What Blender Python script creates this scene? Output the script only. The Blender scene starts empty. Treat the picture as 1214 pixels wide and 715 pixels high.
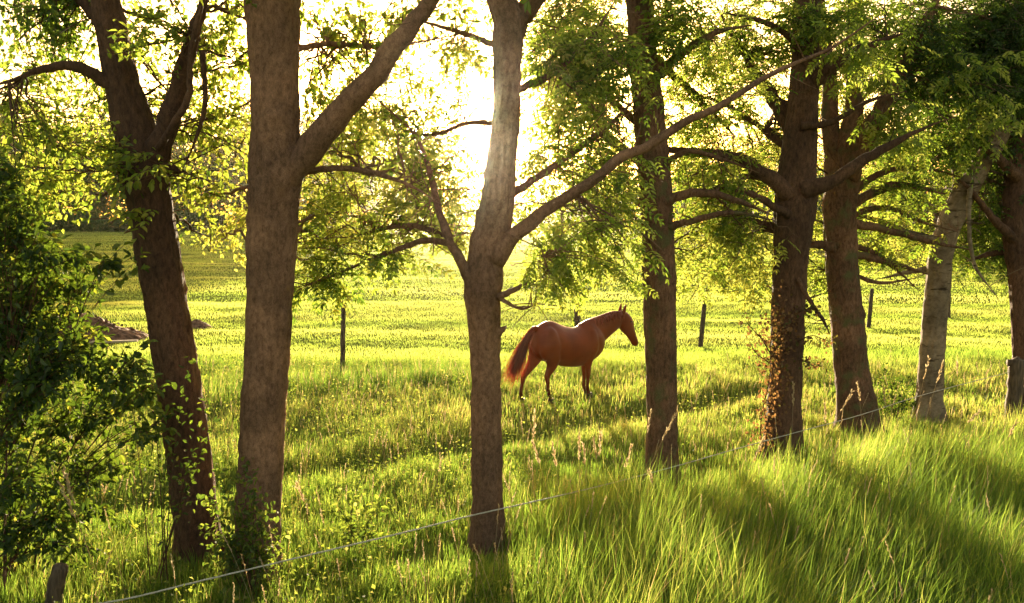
import bpy, bmesh, math, random
import numpy as np
from mathutils import Vector, Matrix, noise as mnoise

R = np.random.default_rng(11)
random.seed(11)
SC = bpy.context.scene
COL = SC.collection

# ------------------------------------------------------------------ camera
FPX, PW, PH, HOR = 1050.0, 1214.0, 715.0, 258.0      # focal length and horizon row, in pixels of the photograph
CAM_H = 3.3
PITCH = math.atan((PH / 2 - HOR) / FPX)
cam = bpy.data.cameras.new('camera')
cam.sensor_width = 36.0
cam.lens = FPX / PW * 36.0
cam.clip_start = 0.1
cam.clip_end = 3000
camo = bpy.data.objects.new('camera', cam)
camo.location = (0, 0, CAM_H)
camo.rotation_euler = (math.pi / 2 - PITCH, 0, 0)
COL.objects.link(camo)
SC.camera = camo


def ray(px, py):
    r = (px - PW / 2) / FPX
    u = (PH / 2 - py) / FPX
    c, s = math.cos(PITCH), math.sin(PITCH)
    return np.array([r, c + u * s, -s + u * c])


def P(px, py, d):
    v = ray(px, py)
    return np.array([0, 0, CAM_H]) + v * (d / v[1])


# ------------------------------------------------------------------ world, sun, exposure
SUN_PX = (556, 150)
sdir = ray(*SUN_PX)
sdir = sdir / np.linalg.norm(sdir)
SUN_EL = math.asin(sdir[2])
SUN_AZ = math.atan2(sdir[0], sdir[1])                 # from +Y towards +X
SUN_STRENGTH = 4.3
SKY_STRENGTH = 0.15
SC.view_settings.view_transform = 'Standard'
SC.view_settings.look = 'None'
SC.view_settings.gamma = 1.0
SC.view_settings.use_curve_mapping = False
SC.view_settings.exposure = 2.25

w = bpy.data.worlds.new('World')
SC.world = w
w.use_nodes = True
wn = w.node_tree
wn.nodes.clear()
sky = wn.nodes.new('ShaderNodeTexSky')
sky.sky_type = 'NISHITA'
sky.sun_disc = False
sky.sun_elevation = SUN_EL
sky.sun_rotation = SUN_AZ
sky.altitude = 100
sky.air_density = 1.0
sky.dust_density = 3.0
sky.ozone_density = 0.6
tint = wn.nodes.new('ShaderNodeMix')
tint.data_type = 'RGBA'
tint.blend_type = 'MULTIPLY'
tint.inputs[0].default_value = 1.0
tint.inputs[7].default_value = (1.0, 0.84, 0.64, 1)
bg = wn.nodes.new('ShaderNodeBackground')
bg.inputs['Strength'].default_value = SKY_STRENGTH
wo = wn.nodes.new('ShaderNodeOutputWorld')
wn.links.new(sky.outputs['Color'], tint.inputs[6])
wn.links.new(tint.outputs[2], bg.inputs['Color'])
wn.links.new(bg.outputs[0], wo.inputs['Surface'])

sun = bpy.data.lights.new('sun', 'SUN')
sun.energy = SUN_STRENGTH
sun.angle = math.radians(0.8)
sun.color = (1.0, 0.82, 0.53)
suno = bpy.data.objects.new('sun', sun)
suno.rotation_euler = Vector(-sdir).to_track_quat('-Z', 'Y').to_euler()
suno.location = Vector(sdir) * 60
COL.objects.link(suno)

SC.render.engine = 'CYCLES'
SC.cycles.max_bounces = 8
SC.cycles.diffuse_bounces = 4
SC.cycles.glossy_bounces = 2
SC.cycles.transmission_bounces = 7
SC.cycles.volume_bounces = 0
SC.cycles.use_denoising = True


# ------------------------------------------------------------------ helpers
def tag(o, label=None, cat=None, group=None, kind=None):
    if label: o['label'] = label
    if cat: o['category'] = cat
    if group: o['group'] = group
    if kind: o['kind'] = kind
    return o


def empty(name, loc=(0, 0, 0)):
    o = bpy.data.objects.new(name, None)
    o.empty_display_size = 0.1
    o.location = tuple(float(a) for a in loc)
    COL.objects.link(o)
    return o


def mesh(name, V, quads=None, tris=None, mat=None, attrs=None, smooth=True):
    V = np.asarray(V, dtype=np.float32).reshape(-1, 3)
    q = np.zeros((0, 4), int) if quads is None else np.asarray(quads, int).reshape(-1, 4)
    t = np.zeros((0, 3), int) if tris is None else np.asarray(tris, int).reshape(-1, 3)
    me = bpy.data.meshes.new(name)
    me.vertices.add(len(V))
    me.vertices.foreach_set('co', V.ravel())
    loops = np.concatenate([q.ravel(), t.ravel()]).astype(np.int32)
    me.loops.add(len(loops))
    me.loops.foreach_set('vertex_index', loops)
    nf = len(q) + len(t)
    me.polygons.add(nf)
    starts = np.concatenate([np.arange(len(q)) * 4, len(q) * 4 + np.arange(len(t)) * 3]).astype(np.int32)
    me.polygons.foreach_set('loop_start', starts)
    me.polygons.foreach_set('use_smooth', np.full(nf, smooth))
    if attrs:
        for k, a in attrs.items():
            at = me.attributes.new(k, 'FLOAT', 'POINT')
            at.data.foreach_set('value', np.asarray(a, np.float32).ravel())
    me.update(calc_edges=True)
    if mat: me.materials.append(mat)
    return me


def obj(name, me, parent=None):
    o = bpy.data.objects.new(name, me)
    COL.objects.link(o)
    if parent is not None:
        o.parent = parent
        # parts are modelled in world space: undo the parent's base point
        o.matrix_parent_inverse = Matrix.Translation(-parent.location)
    return o


def norm(v):
    return v / np.maximum(np.linalg.norm(v, axis=-1, keepdims=True), 1e-9)


def catmull(pts, n):
    p = np.asarray(pts, float)
    p = np.vstack([2 * p[0] - p[1], p, 2 * p[-1] - p[-2]])
    out = []
    segs = len(p) - 3
    for i in range(n):
        t = i / (n - 1) * segs
        k = min(int(t), segs - 1)
        f = t - k
        a, b, c, d = p[k:k + 4]
        out.append(0.5 * (2 * b + (c - a) * f + (2 * a - 5 * b + 4 * c - d) * f * f + (3 * b - a - 3 * c + d) * f ** 3))
    return np.array(out)


class Geo:
    """collects vertices, quads, tris and a per-vertex random value"""
    def __init__(s):
        s.V, s.Q, s.T, s.A, s.n = [], [], [], [], 0

    def add(s, V, Q=None, T=None, A=None):
        V = np.asarray(V, float).reshape(-1, 3)
        if Q is not None and len(Q): s.Q.append(np.asarray(Q, int).reshape(-1, 4) + s.n)
        if T is not None and len(T): s.T.append(np.asarray(T, int).reshape(-1, 3) + s.n)
        s.V.append(V)
        s.A.append(np.zeros(len(V)) if A is None else np.asarray(A, float).ravel())
        s.n += len(V)

    def build(s, name, mat, smooth=True):
        return mesh(name, np.concatenate(s.V), np.concatenate(s.Q) if s.Q else None,
                    np.concatenate(s.T) if s.T else None, mat, {'rnd': np.concatenate(s.A)}, smooth)


def tube(g, pts, rad, sides=12, rough=0.0, seed=0.0, cap=True, rfun=None, fiss=0.0):
    """one continuous tapering tube along pts"""
    pts = np.asarray(pts, float)
    n = len(pts)
    rad = np.asarray(rad, float)
    T = norm(np.gradient(pts, axis=0))
    ref = np.array([0, 1.0, 0]) if abs(T[0][2]) > 0.7 else np.array([0, 0, 1.0])
    N = np.zeros_like(pts)
    N[0] = norm(np.cross(T[0], ref))
    for i in range(1, n):
        v = N[i - 1] - T[i] * np.dot(N[i - 1], T[i])
        N[i] = norm(v)
    B = np.cross(T, N)
    a = np.arange(sides) / sides * 2 * math.pi
    ca, sa = np.cos(a), np.sin(a)
    rr = np.repeat(rad[:, None], sides, 1)
    if rough:
        for i in range(n):
            for j in range(sides):
                p = Vector((ca[j] * 1.6 + seed, sa[j] * 1.6, i * 13.0 / n + seed * 3))
                rr[i, j] *= 1 + rough * mnoise.noise(p) + rough * 0.5 * mnoise.noise(p * 2.7)
    if fiss:
        zc = np.concatenate([[0], np.cumsum(np.linalg.norm(np.diff(pts, axis=0), axis=1))])
        knots = [(R.uniform(0, zc[-1]), R.uniform(0, 6.28), R.uniform(.03, .07), R.uniform(.008, .026)) for _ in range(9)]
        for i in range(n):
            k = rad[i] / .050
            for j in range(sides):
                p = Vector((ca[j] * k + seed, sa[j] * k, zc[i] * 3.2 + .6 * ca[j]))
                q = abs(mnoise.noise(p)) * 1.3 + .4 * mnoise.noise(p * 2.3)
                rr[i, j] += fiss * (min(q, .55) - .25)
                for kz, ka, ks, kh in knots:
                    dz = (zc[i] - kz) / ks
                    if abs(dz) < 3:
                        da = math.remainder(a[j] - ka, 6.2832) * rad[i] / ks
                        rr[i, j] += kh * math.exp(-dz * dz - da * da)
    if rfun is not None:
        rr = rr * rfun(pts, a)
    V = pts[:, None, :] + rr[..., None] * (ca[None, :, None] * N[:, None, :] + sa[None, :, None] * B[:, None, :])
    i0 = np.arange(n - 1)[:, None] * sides
    j = np.arange(sides)[None, :]
    jn = (j + 1) % sides
    Q = np.stack([i0 + j, i0 + jn, i0 + sides + jn, i0 + sides + j], -1).reshape(-1, 4)
    V = V.reshape(-1, 3)
    Tn = None
    if cap:
        V = np.vstack([V, pts[-1] + T[-1] * rad[-1] * 0.7, pts[0]])
        base = (n - 1) * sides
        c1 = len(V) - 2
        jj = np.arange(sides)
        Tn = np.concatenate([np.stack([base + jj, base + (jj + 1) % sides, np.full(sides, c1)], -1),
                             np.stack([(jj + 1) % sides, jj, np.full(sides, c1 + 1)], -1)])
    g.add(V, Q, Tn)


def twigs(g, Pn, Rn, sides=4):
    """many thin tubes at once: Pn (N,K,3), Rn (N,K)"""
    N_, K, _ = Pn.shape
    T = norm(np.gradient(Pn, axis=1))
    ref = np.where(np.abs(T[..., 2:3]) > 0.8, np.array([1.0, 0, 0]), np.array([0, 0, 1.0]))
    U = norm(np.cross(T, ref))
    W = np.cross(T, U)
    a = np.arange(sides) / sides * 2 * math.pi
    V = Pn[:, :, None, :] + Rn[:, :, None, None] * (np.cos(a)[:, None] * U[:, :, None, :] + np.sin(a)[:, None] * W[:, :, None, :])
    b = (np.arange(N_) * K * sides)[:, None, None]
    i0 = (np.arange(K - 1) * sides)[None, :, None]
    j = np.arange(sides)[None, None, :]
    jn = (j + 1) % sides
    Q = np.stack([b + i0 + j, b + i0 + jn, b + i0 + sides + jn, b + i0 + sides + j], -1).reshape(-1, 4)
    g.add(V.reshape(-1, 3), Q)


SIMPLE = False                                        # leaves deep in a crown: one folded face each


def leaves(g, pos, d, nrm, L, W, rnd, fold=0.18, curl=0.12):
    """pointed oval leaves, six vertices folded along the midrib"""
    N_ = len(pos)
    d = norm(d)
    s = norm(np.cross(d, nrm))
    n = np.cross(s, d)
    L = np.broadcast_to(np.asarray(L, float), (N_,))[:, None]
    W = np.broadcast_to(np.asarray(W, float), (N_,))[:, None]
    f = fold * W
    if SIMPLE:
        V = np.stack([pos, pos + d * L * 0.45 + s * W * 0.55 + n * f, pos + d * L - n * curl * L, pos + d * L * 0.45 - s * W * 0.55 + n * f], 1)
        b = (np.arange(N_) * 4)[:, None]
        g.add(V.reshape(-1, 3), b + np.array([[0, 1, 2, 3]]), None, np.repeat(rnd, 4))
        return
    V = np.stack([pos,
                  pos + d * L * 0.30 + s * W * 0.46 + n * f,
                  pos + d * L * 0.68 + s * W * 0.38 + n * (f - curl * L * 0.4),
                  pos + d * L - n * curl * L,
                  pos + d * L * 0.68 - s * W * 0.38 + n * (f - curl * L * 0.4),
                  pos + d * L * 0.30 - s * W * 0.46 + n * f], 1)
    b = (np.arange(N_) * 6)[:, None]
    Q = np.concatenate([b + np.array([[0, 1, 2, 3]]), b + np.array([[0, 3, 4, 5]])])
    g.add(V.reshape(-1, 3), Q, None, np.repeat(rnd, 6))


def pinnate(g, pos, d, nrm, L, rnd, pairs=5, lw=0.40):
    """compound leaves: a rachis and pairs of leaflets with one at the tip"""
    N_ = len(pos)
    d = norm(d)
    s = norm(np.cross(d, nrm))
    n = np.cross(s, d)
    L = np.broadcast_to(np.asarray(L, float), (N_,))[:, None]
    for k in range(pairs):
        t = 0.22 + 0.70 * k / (pairs - 1)
        droop = np.array([0, 0, -1.0]) * L * 0.22 * t * t
        p = pos + d * L * t + droop
        ll = L[:, 0] * (0.30 - 0.05 * abs(t - 0.55)) * R.uniform(0.85, 1.15, N_)
        for sg in (1, -1):
            ld = d * 0.62 + sg * s * 0.80 + np.array([0, 0, -0.22]) + R.normal(0, 0.10, (N_, 3))
            nn = n + R.normal(0, 0.25, (N_, 3))
            leaves(g, p, ld, nn, ll, ll * lw, rnd + R.normal(0, .05, N_))
    p = pos + d * L * 0.94 + np.array([0, 0, -1.0]) * L * 0.2
    leaves(g, p, d + np.array([0, 0, -0.35]), n, L[:, 0] * 0.28, L[:, 0] * 0.28 * lw, rnd)
    K = 4
    t = np.linspace(0, 0.95, K)[None, :, None]
    Pn = pos[:, None, :] + d[:, None, :] * L[:, None, :] * t + np.array([0, 0, -1.0]) * L[:, None, :] * 0.22 * t * t
    twigs(g, Pn, np.full((N_, K), 0.0018), 3)


def fbm(x, y, s=1.0, o=3):
    r, a, f = 0.0, 1.0, s
    for _ in range(o):
        r += a * mnoise.noise(Vector((x * f, y * f, 3.7 * f)))
        a *= 0.5
        f *= 2.1
    return r


# ------------------------------------------------------------------ materials
def new_mat(name):
    m = bpy.data.materials.new(name)
    m.use_nodes = True
    nt = m.node_tree
    nt.nodes.clear()
    return m, nt, nt.nodes.new('ShaderNodeOutputMaterial')


def ramp(nt, stops):
    r = nt.nodes.new('ShaderNodeValToRGB')
    e = r.color_ramp.elements
    while len(e) < len(stops): e.new(0.5)
    for i, (p, c) in enumerate(stops):
        e[i].position = p
        e[i].color = (*c, 1)
    return r


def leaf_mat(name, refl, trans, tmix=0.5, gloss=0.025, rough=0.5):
    """refl, trans: colour stops over the per-leaf tone value"""
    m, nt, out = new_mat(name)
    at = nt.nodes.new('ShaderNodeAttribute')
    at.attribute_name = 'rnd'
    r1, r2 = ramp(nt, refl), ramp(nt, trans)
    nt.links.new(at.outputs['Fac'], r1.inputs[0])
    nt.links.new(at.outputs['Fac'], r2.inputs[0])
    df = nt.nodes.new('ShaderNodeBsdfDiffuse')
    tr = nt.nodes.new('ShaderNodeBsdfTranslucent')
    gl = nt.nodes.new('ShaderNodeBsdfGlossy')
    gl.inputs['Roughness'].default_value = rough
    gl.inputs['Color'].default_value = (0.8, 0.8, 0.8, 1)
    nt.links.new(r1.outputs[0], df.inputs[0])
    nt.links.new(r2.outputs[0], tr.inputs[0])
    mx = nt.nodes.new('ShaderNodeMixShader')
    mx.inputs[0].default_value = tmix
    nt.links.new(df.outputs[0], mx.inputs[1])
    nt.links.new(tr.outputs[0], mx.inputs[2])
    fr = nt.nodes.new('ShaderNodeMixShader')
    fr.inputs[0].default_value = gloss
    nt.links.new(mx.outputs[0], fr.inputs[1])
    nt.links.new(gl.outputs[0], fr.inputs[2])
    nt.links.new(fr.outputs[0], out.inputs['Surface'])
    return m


def bark_mat(name, dark, light, stretch=(13, 13, 5.5), moss=None, bands=False, bump=0.8):
    m, nt, out = new_mat(name)
    tc = nt.nodes.new('ShaderNodeTexCoord')
    mp = nt.nodes.new('ShaderNodeMapping')
    mp.inputs['Scale'].default_value = stretch
    nt.links.new(tc.outputs['Object'], mp.inputs[0])
    n1 = nt.nodes.new('ShaderNodeTexNoise')
    n1.inputs['Scale'].default_value = 2.2
    n1.inputs['Detail'].default_value = 9
    n1.inputs['Roughness'].default_value = 0.68
    n1.inputs['Distortion'].default_value = 0.4
    nt.links.new(mp.outputs[0], n1.inputs['Vector'])
    rp = ramp(nt, [(0.34, dark), (0.49, tuple((a + b) / 2 for a, b in zip(dark, light))), (0.67, light)])
    nt.links.new(n1.outputs['Fac'], rp.inputs[0])
    col = rp.outputs[0]
    n2 = nt.nodes.new('ShaderNodeTexNoise')
    n2.inputs['Scale'].default_value = 1.7
    n2.inputs['Detail'].default_value = 5
    nt.links.new(tc.outputs['Object'], n2.inputs['Vector'])
    pr = ramp(nt, [(0.42, (0.62, 0.60, 0.58)), (0.60, (1.05, 1.0, 0.95))])
    nt.links.new(n2.outputs['Fac'], pr.inputs[0])
    mu = nt.nodes.new('ShaderNodeMix')
    mu.data_type = 'RGBA'
    mu.blend_type = 'MULTIPLY'
    mu.inputs[0].default_value = 1
    nt.links.new(col, mu.inputs[6])
    nt.links.new(pr.outputs[0], mu.inputs[7])
    col = mu.outputs[2]
    if moss:
        n3 = nt.nodes.new('ShaderNodeTexNoise')
        n3.inputs['Scale'].default_value = 5
        n3.inputs['Detail'].default_value = 6
        nt.links.new(tc.outputs['Object'], n3.inputs['Vector'])
        mr = ramp(nt, [(0.52, (0, 0, 0)), (0.68, (1, 1, 1))])
        nt.links.new(n3.outputs['Fac'], mr.inputs[0])
        mm = nt.nodes.new('ShaderNodeMix')
        mm.data_type = 'RGBA'
        mm.inputs[7].default_value = (*moss, 1)
        nt.links.new(mr.outputs[0], mm.inputs[0])
        nt.links.new(col, mm.inputs[6])
        col = mm.outputs[2]
    mv = nt.nodes.new('ShaderNodeMapping')
    mv.inputs['Scale'].default_value = (30, 30, 7)
    nt.links.new(tc.outputs['Object'], mv.inputs[0])
    ad = nt.nodes.new('ShaderNodeVectorMath')
    ad.operation = 'ADD'
    nt.links.new(mv.outputs[0], ad.inputs[0])
    nt.links.new(n1.outputs['Color'], ad.inputs[1])
    vo = nt.nodes.new('ShaderNodeTexVoronoi')
    vo.feature = 'DISTANCE_TO_EDGE'
    nt.links.new(ad.outputs[0], vo.inputs['Vector'])
    vr = ramp(nt, [(0.0, (0.48, 0.44, 0.42)), (0.14, (1, 1, 1))])
    nt.links.new(vo.outputs['Distance'], vr.inputs[0])
    mk = nt.nodes.new('ShaderNodeMix')
    mk.data_type = 'RGBA'
    mk.blend_type = 'MULTIPLY'
    mk.inputs[0].default_value = 0.35 if bands else 0.9
    nt.links.new(col, mk.inputs[6])
    nt.links.new(vr.outputs[0], mk.inputs[7])
    col = mk.outputs[2]
    hs = nt.nodes.new('ShaderNodeMath')
    hs.operation = 'MULTIPLY_ADD'
    hs.inputs[1].default_value = 0.5
    sm_ = nt.nodes.new('ShaderNodeMath')
    sm_.operation = 'MINIMUM'
    sm_.inputs[1].default_value = 0.25
    nt.links.new(vo.outputs['Distance'], sm_.inputs[0])
    nt.links.new(n1.outputs['Fac'], hs.inputs[0])
    nt.links.new(sm_.outputs[0], hs.inputs[2])
    height = hs.outputs[0]
    if bands:
        mb = nt.nodes.new('ShaderNodeMapping')
        mb.inputs['Scale'].default_value = (2.2, 2.2, 9)
        nt.links.new(tc.outputs['Object'], mb.inputs[0])
        nb = nt.nodes.new('ShaderNodeTexNoise')
        nb.inputs['Scale'].default_value = 1.6
        nb.inputs['Detail'].default_value = 3
        nt.links.new(mb.outputs[0], nb.inputs['Vector'])
        br = ramp(nt, [(0.60, (1, 1, 1)), (0.68, (0.25, 0.22, 0.20))])
        nt.links.new(nb.outputs['Fac'], br.inputs[0])
        m2 = nt.nodes.new('ShaderNodeMix')
        m2.data_type = 'RGBA'
        m2.blend_type = 'MULTIPLY'
        m2.inputs[0].default_value = 1
        nt.links.new(col, m2.inputs[6])
        nt.links.new(br.outputs[0], m2.inputs[7])
        col = m2.outputs[2]
    bs = nt.nodes.new('ShaderNodeBsdfPrincipled')
    bs.inputs['Roughness'].default_value = 0.82
    bs.inputs['Specular IOR Level'].default_value = 0.25
    nt.links.new(col, bs.inputs['Base Color'])
    bp = nt.nodes.new('ShaderNodeBump')
    bp.inputs['Strength'].default_value = bump
    bp.inputs['Distance'].default_value = 0.02
    nt.links.new(height, bp.inputs['Height'])
    nt.links.new(bp.outputs[0], bs.inputs['Normal'])
    nt.links.new(bs.outputs[0], out.inputs['Surface'])
    return m


def plain_mat(name, c1, c2, scale=6, rough=0.8, bump=0.3, spec=0.3, stretch=None):
    m, nt, out = new_mat(name)
    tc = nt.nodes.new('ShaderNodeTexCoord')
    vec = tc.outputs['Object']
    if stretch:
        mp = nt.nodes.new('ShaderNodeMapping')
        mp.inputs['Scale'].default_value = stretch
        nt.links.new(vec, mp.inputs[0])
        vec = mp.outputs[0]
    n = nt.nodes.new('ShaderNodeTexNoise')
    n.inputs['Scale'].default_value = scale
    n.inputs['Detail'].default_value = 7
    nt.links.new(vec, n.inputs['Vector'])
    rp = ramp(nt, [(0.35, c1), (0.65, c2)])
    nt.links.new(n.outputs['Fac'], rp.inputs[0])
    bs = nt.nodes.new('ShaderNodeBsdfPrincipled')
    bs.inputs['Roughness'].default_value = rough
    bs.inputs['Specular IOR Level'].default_value = spec
    nt.links.new(rp.outputs[0], bs.inputs['Base Color'])
    if bump:
        bp = nt.nodes.new('ShaderNodeBump')
        bp.inputs['Strength'].default_value = bump
        bp.inputs['Distance'].default_value = 0.03
        nt.links.new(n.outputs['Fac'], bp.inputs['Height'])
        nt.links.new(bp.outputs[0], bs.inputs['Normal'])
    nt.links.new(bs.outputs[0], out.inputs['Surface'])
    return m


M = {}
M['bark_brown'] = bark_mat('bark_brown', (0.105, 0.054, 0.033), (0.36, 0.192, 0.118), moss=(0.13, 0.12, 0.05))
M['bark_plain'] = bark_mat('bark_plain', (0.150, 0.080, 0.053), (0.39, 0.222, 0.146), stretch=(12, 12, 7.5), bump=0.6)
M['bark_dark'] = bark_mat('bark_dark', (0.066, 0.034, 0.022), (0.23, 0.122, 0.076))
M['bark_pale'] = bark_mat('bark_pale', (0.13, 0.092, 0.062), (0.33, 0.25, 0.175), stretch=(4, 4, 5), bands=True, bump=0.3)
M['bark_far'] = bark_mat('bark_far', (0.08, 0.055, 0.04), (0.16, 0.12, 0.09))
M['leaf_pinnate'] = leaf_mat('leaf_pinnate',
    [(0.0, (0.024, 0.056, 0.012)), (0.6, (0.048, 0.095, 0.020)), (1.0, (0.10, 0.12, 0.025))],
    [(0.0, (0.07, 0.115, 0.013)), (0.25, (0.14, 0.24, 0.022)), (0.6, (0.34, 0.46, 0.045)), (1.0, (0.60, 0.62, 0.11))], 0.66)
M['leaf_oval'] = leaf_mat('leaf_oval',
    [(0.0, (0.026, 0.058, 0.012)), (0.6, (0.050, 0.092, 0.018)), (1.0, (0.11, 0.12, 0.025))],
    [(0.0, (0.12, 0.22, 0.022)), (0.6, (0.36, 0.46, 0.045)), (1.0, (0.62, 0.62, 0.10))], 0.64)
M['leaf_shrub'] = leaf_mat('leaf_shrub',
    [(0.0, (0.018, 0.038, 0.010)), (0.7, (0.030, 0.060, 0.014)), (1.0, (0.05, 0.085, 0.02))],
    [(0.0, (0.06, 0.11, 0.010)), (0.7, (0.16, 0.24, 0.018)), (1.0, (0.46, 0.46, 0.05))], 0.5)
M['leaf_far'] = leaf_mat('leaf_far',
    [(0.0, (0.020, 0.055, 0.012)), (1.0, (0.045, 0.100, 0.02))],
    [(0.0, (0.04, 0.095, 0.014)), (1.0, (0.14, 0.21, 0.03))], 0.4)
M['leaf_ivy'] = leaf_mat('leaf_ivy',
    [(0.0, (0.05, 0.045, 0.015)), (0.5, (0.11, 0.055, 0.028)), (1.0, (0.20, 0.11, 0.05))],
    [(0.0, (0.14, 0.15, 0.02)), (0.5, (0.30, 0.15, 0.05)), (1.0, (0.42, 0.24, 0.08))], 0.4)
M['grass'] = leaf_mat('grass',
    [(0.0, (0.026, 0.082, 0.014)), (0.70, (0.050, 0.118, 0.022)), (0.9, (0.095, 0.135, 0.035)), (1.0, (0.30, 0.23, 0.11))],
    [(0.0, (0.10, 0.20, 0.022)), (0.55, (0.29, 0.43, 0.050)), (0.9, (0.56, 0.58, 0.12)), (1.0, (0.55, 0.42, 0.16))], 0.62, 0.018, 0.5)
M['field_grass'] = leaf_mat('field_grass',
    [(0.0, (0.040, 0.105, 0.018)), (1.0, (0.080, 0.145, 0.028))],
    [(0.0, (0.17, 0.30, 0.035)), (0.5, (0.38, 0.50, 0.075)), (1.0, (0.60, 0.64, 0.15))], 0.62, 0.015, 0.5)
M['weed'] = leaf_mat('weed',
    [(0.0, (0.035, 0.065, 0.014)), (0.8, (0.065, 0.10, 0.022)), (1.0, (0.12, 0.13, 0.04))],
    [(0.0, (0.12, 0.20, 0.020)), (0.7, (0.36, 0.42, 0.05)), (1.0, (0.60, 0.58, 0.15))], 0.58)
M['straw'] = leaf_mat('straw', [(0.0, (0.32, 0.23, 0.13)), (1.0, (0.50, 0.40, 0.26))],
    [(0.0, (0.48, 0.34, 0.18)), (1.0, (0.66, 0.54, 0.32))], 0.4)
M['post'] = plain_mat('post_wood', (0.05, 0.032, 0.022), (0.13, 0.085, 0.055), 5, stretch=(8, 8, 1.2), bump=0.5)
M['grey_wood'] = plain_mat('grey_wood', (0.10, 0.085, 0.07), (0.24, 0.20, 0.165), 5, stretch=(9, 9, 1.0), bump=0.5)
M['plank'] = plain_mat('plank_wood', (0.30, 0.22, 0.15), (0.48, 0.38, 0.27), 4, stretch=(1, 8, 8))
M['soil'] = plain_mat('soil', (0.07, 0.035, 0.02), (0.20, 0.10, 0.06), 9, bump=0.9, spec=0.1)
M['rope'] = plain_mat('rope', (0.36, 0.31, 0.26), (0.62, 0.55, 0.47), 90, rough=0.6, bump=0.2)
M['metal'] = plain_mat('insulator', (0.03, 0.03, 0.03), (0.06, 0.06, 0.06), 20, rough=0.4)


# ------------------------------------------------------------------ ground
def gz(x, y):
    """height of the ground"""
    z = 0.10 * fbm(x, y, 0.16, 3)
    z += 0.035 * fbm(x + 40, y, 0.9, 2)
    if y > 15:                                         # mown swaths and old furrows across the field
        k = min(1.0, (y - 15) / 6)
        z += k * 0.055 * mnoise.noise(Vector((x * .05, y * .36 + .02 * x, 5)))
        z += k * 0.014 * mnoise.noise(Vector((x * .12, y * .95, 9)))
        z += k * 0.16 * mnoise.noise(Vector((x * .02, y * .11, 2)))
    if 7 < y < 22:                                     # shallow ditch running behind the row of trees
        q = (y - 13.1 - .71 * x - .3 * mnoise.noise(Vector((x * .5, 3, 1)))) / 1.23
        z -= .26 * math.exp(-(q / .42) ** 2) * min(1, max(0, (6.5 - x) / 2))
    if y < 6.2:                                        # the road bank the photograph was taken from
        z += 1.7 * min(1, max(0, (6.2 - y) / 5.2)) ** 1.3
    return z


def ground():
    ys = np.concatenate([np.arange(-12, 5, 0.8), np.arange(5, 24, 0.16), np.arange(24, 60, 0.30), np.geomspace(60, 420, 90)])
    xs0 = np.concatenate([-np.geomspace(420, 14, 40), np.arange(-13.8, 13.9, 0.24), np.geomspace(14, 420, 40)])
    V = np.array([[x, y, gz(x, y)] for y in ys for x in xs0])
    nx = len(xs0)
    i = np.arange(len(ys) - 1)[:, None] * nx
    j = np.arange(nx - 1)[None, :]
    Q = np.stack([i + j, i + j + 1, i + nx + j + 1, i + nx + j], -1).reshape(-1, 4)
    m, nt, out = new_mat('meadow_ground')
    tc = nt.nodes.new('ShaderNodeTexCoord')
    n = nt.nodes.new('ShaderNodeTexNoise')
    n.inputs['Scale'].default_value = 2.5
    n.inputs['Detail'].default_value = 9
    n.inputs['Roughness'].default_value = 0.7
    nt.links.new(tc.outputs['Object'], n.inputs['Vector'])
    rp = ramp(nt, [(0.3, (0.070, 0.080, 0.018)), (0.5, (0.105, 0.135, 0.026)), (0.7, (0.15, 0.17, 0.04))])
    nt.links.new(n.outputs['Fac'], rp.inputs[0])
    df = nt.nodes.new('ShaderNodeBsdfDiffuse')
    nt.links.new(rp.outputs[0], df.inputs[0])
    bp = nt.nodes.new('ShaderNodeBump')
    bp.inputs['Strength'].default_value = 1.0
    bp.inputs['Distance'].default_value = 0.06
    nt.links.new(n.outputs['Fac'], bp.inputs['Height'])
    nt.links.new(bp.outputs[0], df.inputs['Normal'])
    nt.links.new(df.outputs[0], out.inputs['Surface'])
    tag(obj('ground', mesh('ground', V, Q, None, m)), kind='structure')


ground()


def on_ground(px, d):
    p = P(px, 400, d)
    return np.array([p[0], d, gz(p[0], d)])


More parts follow.
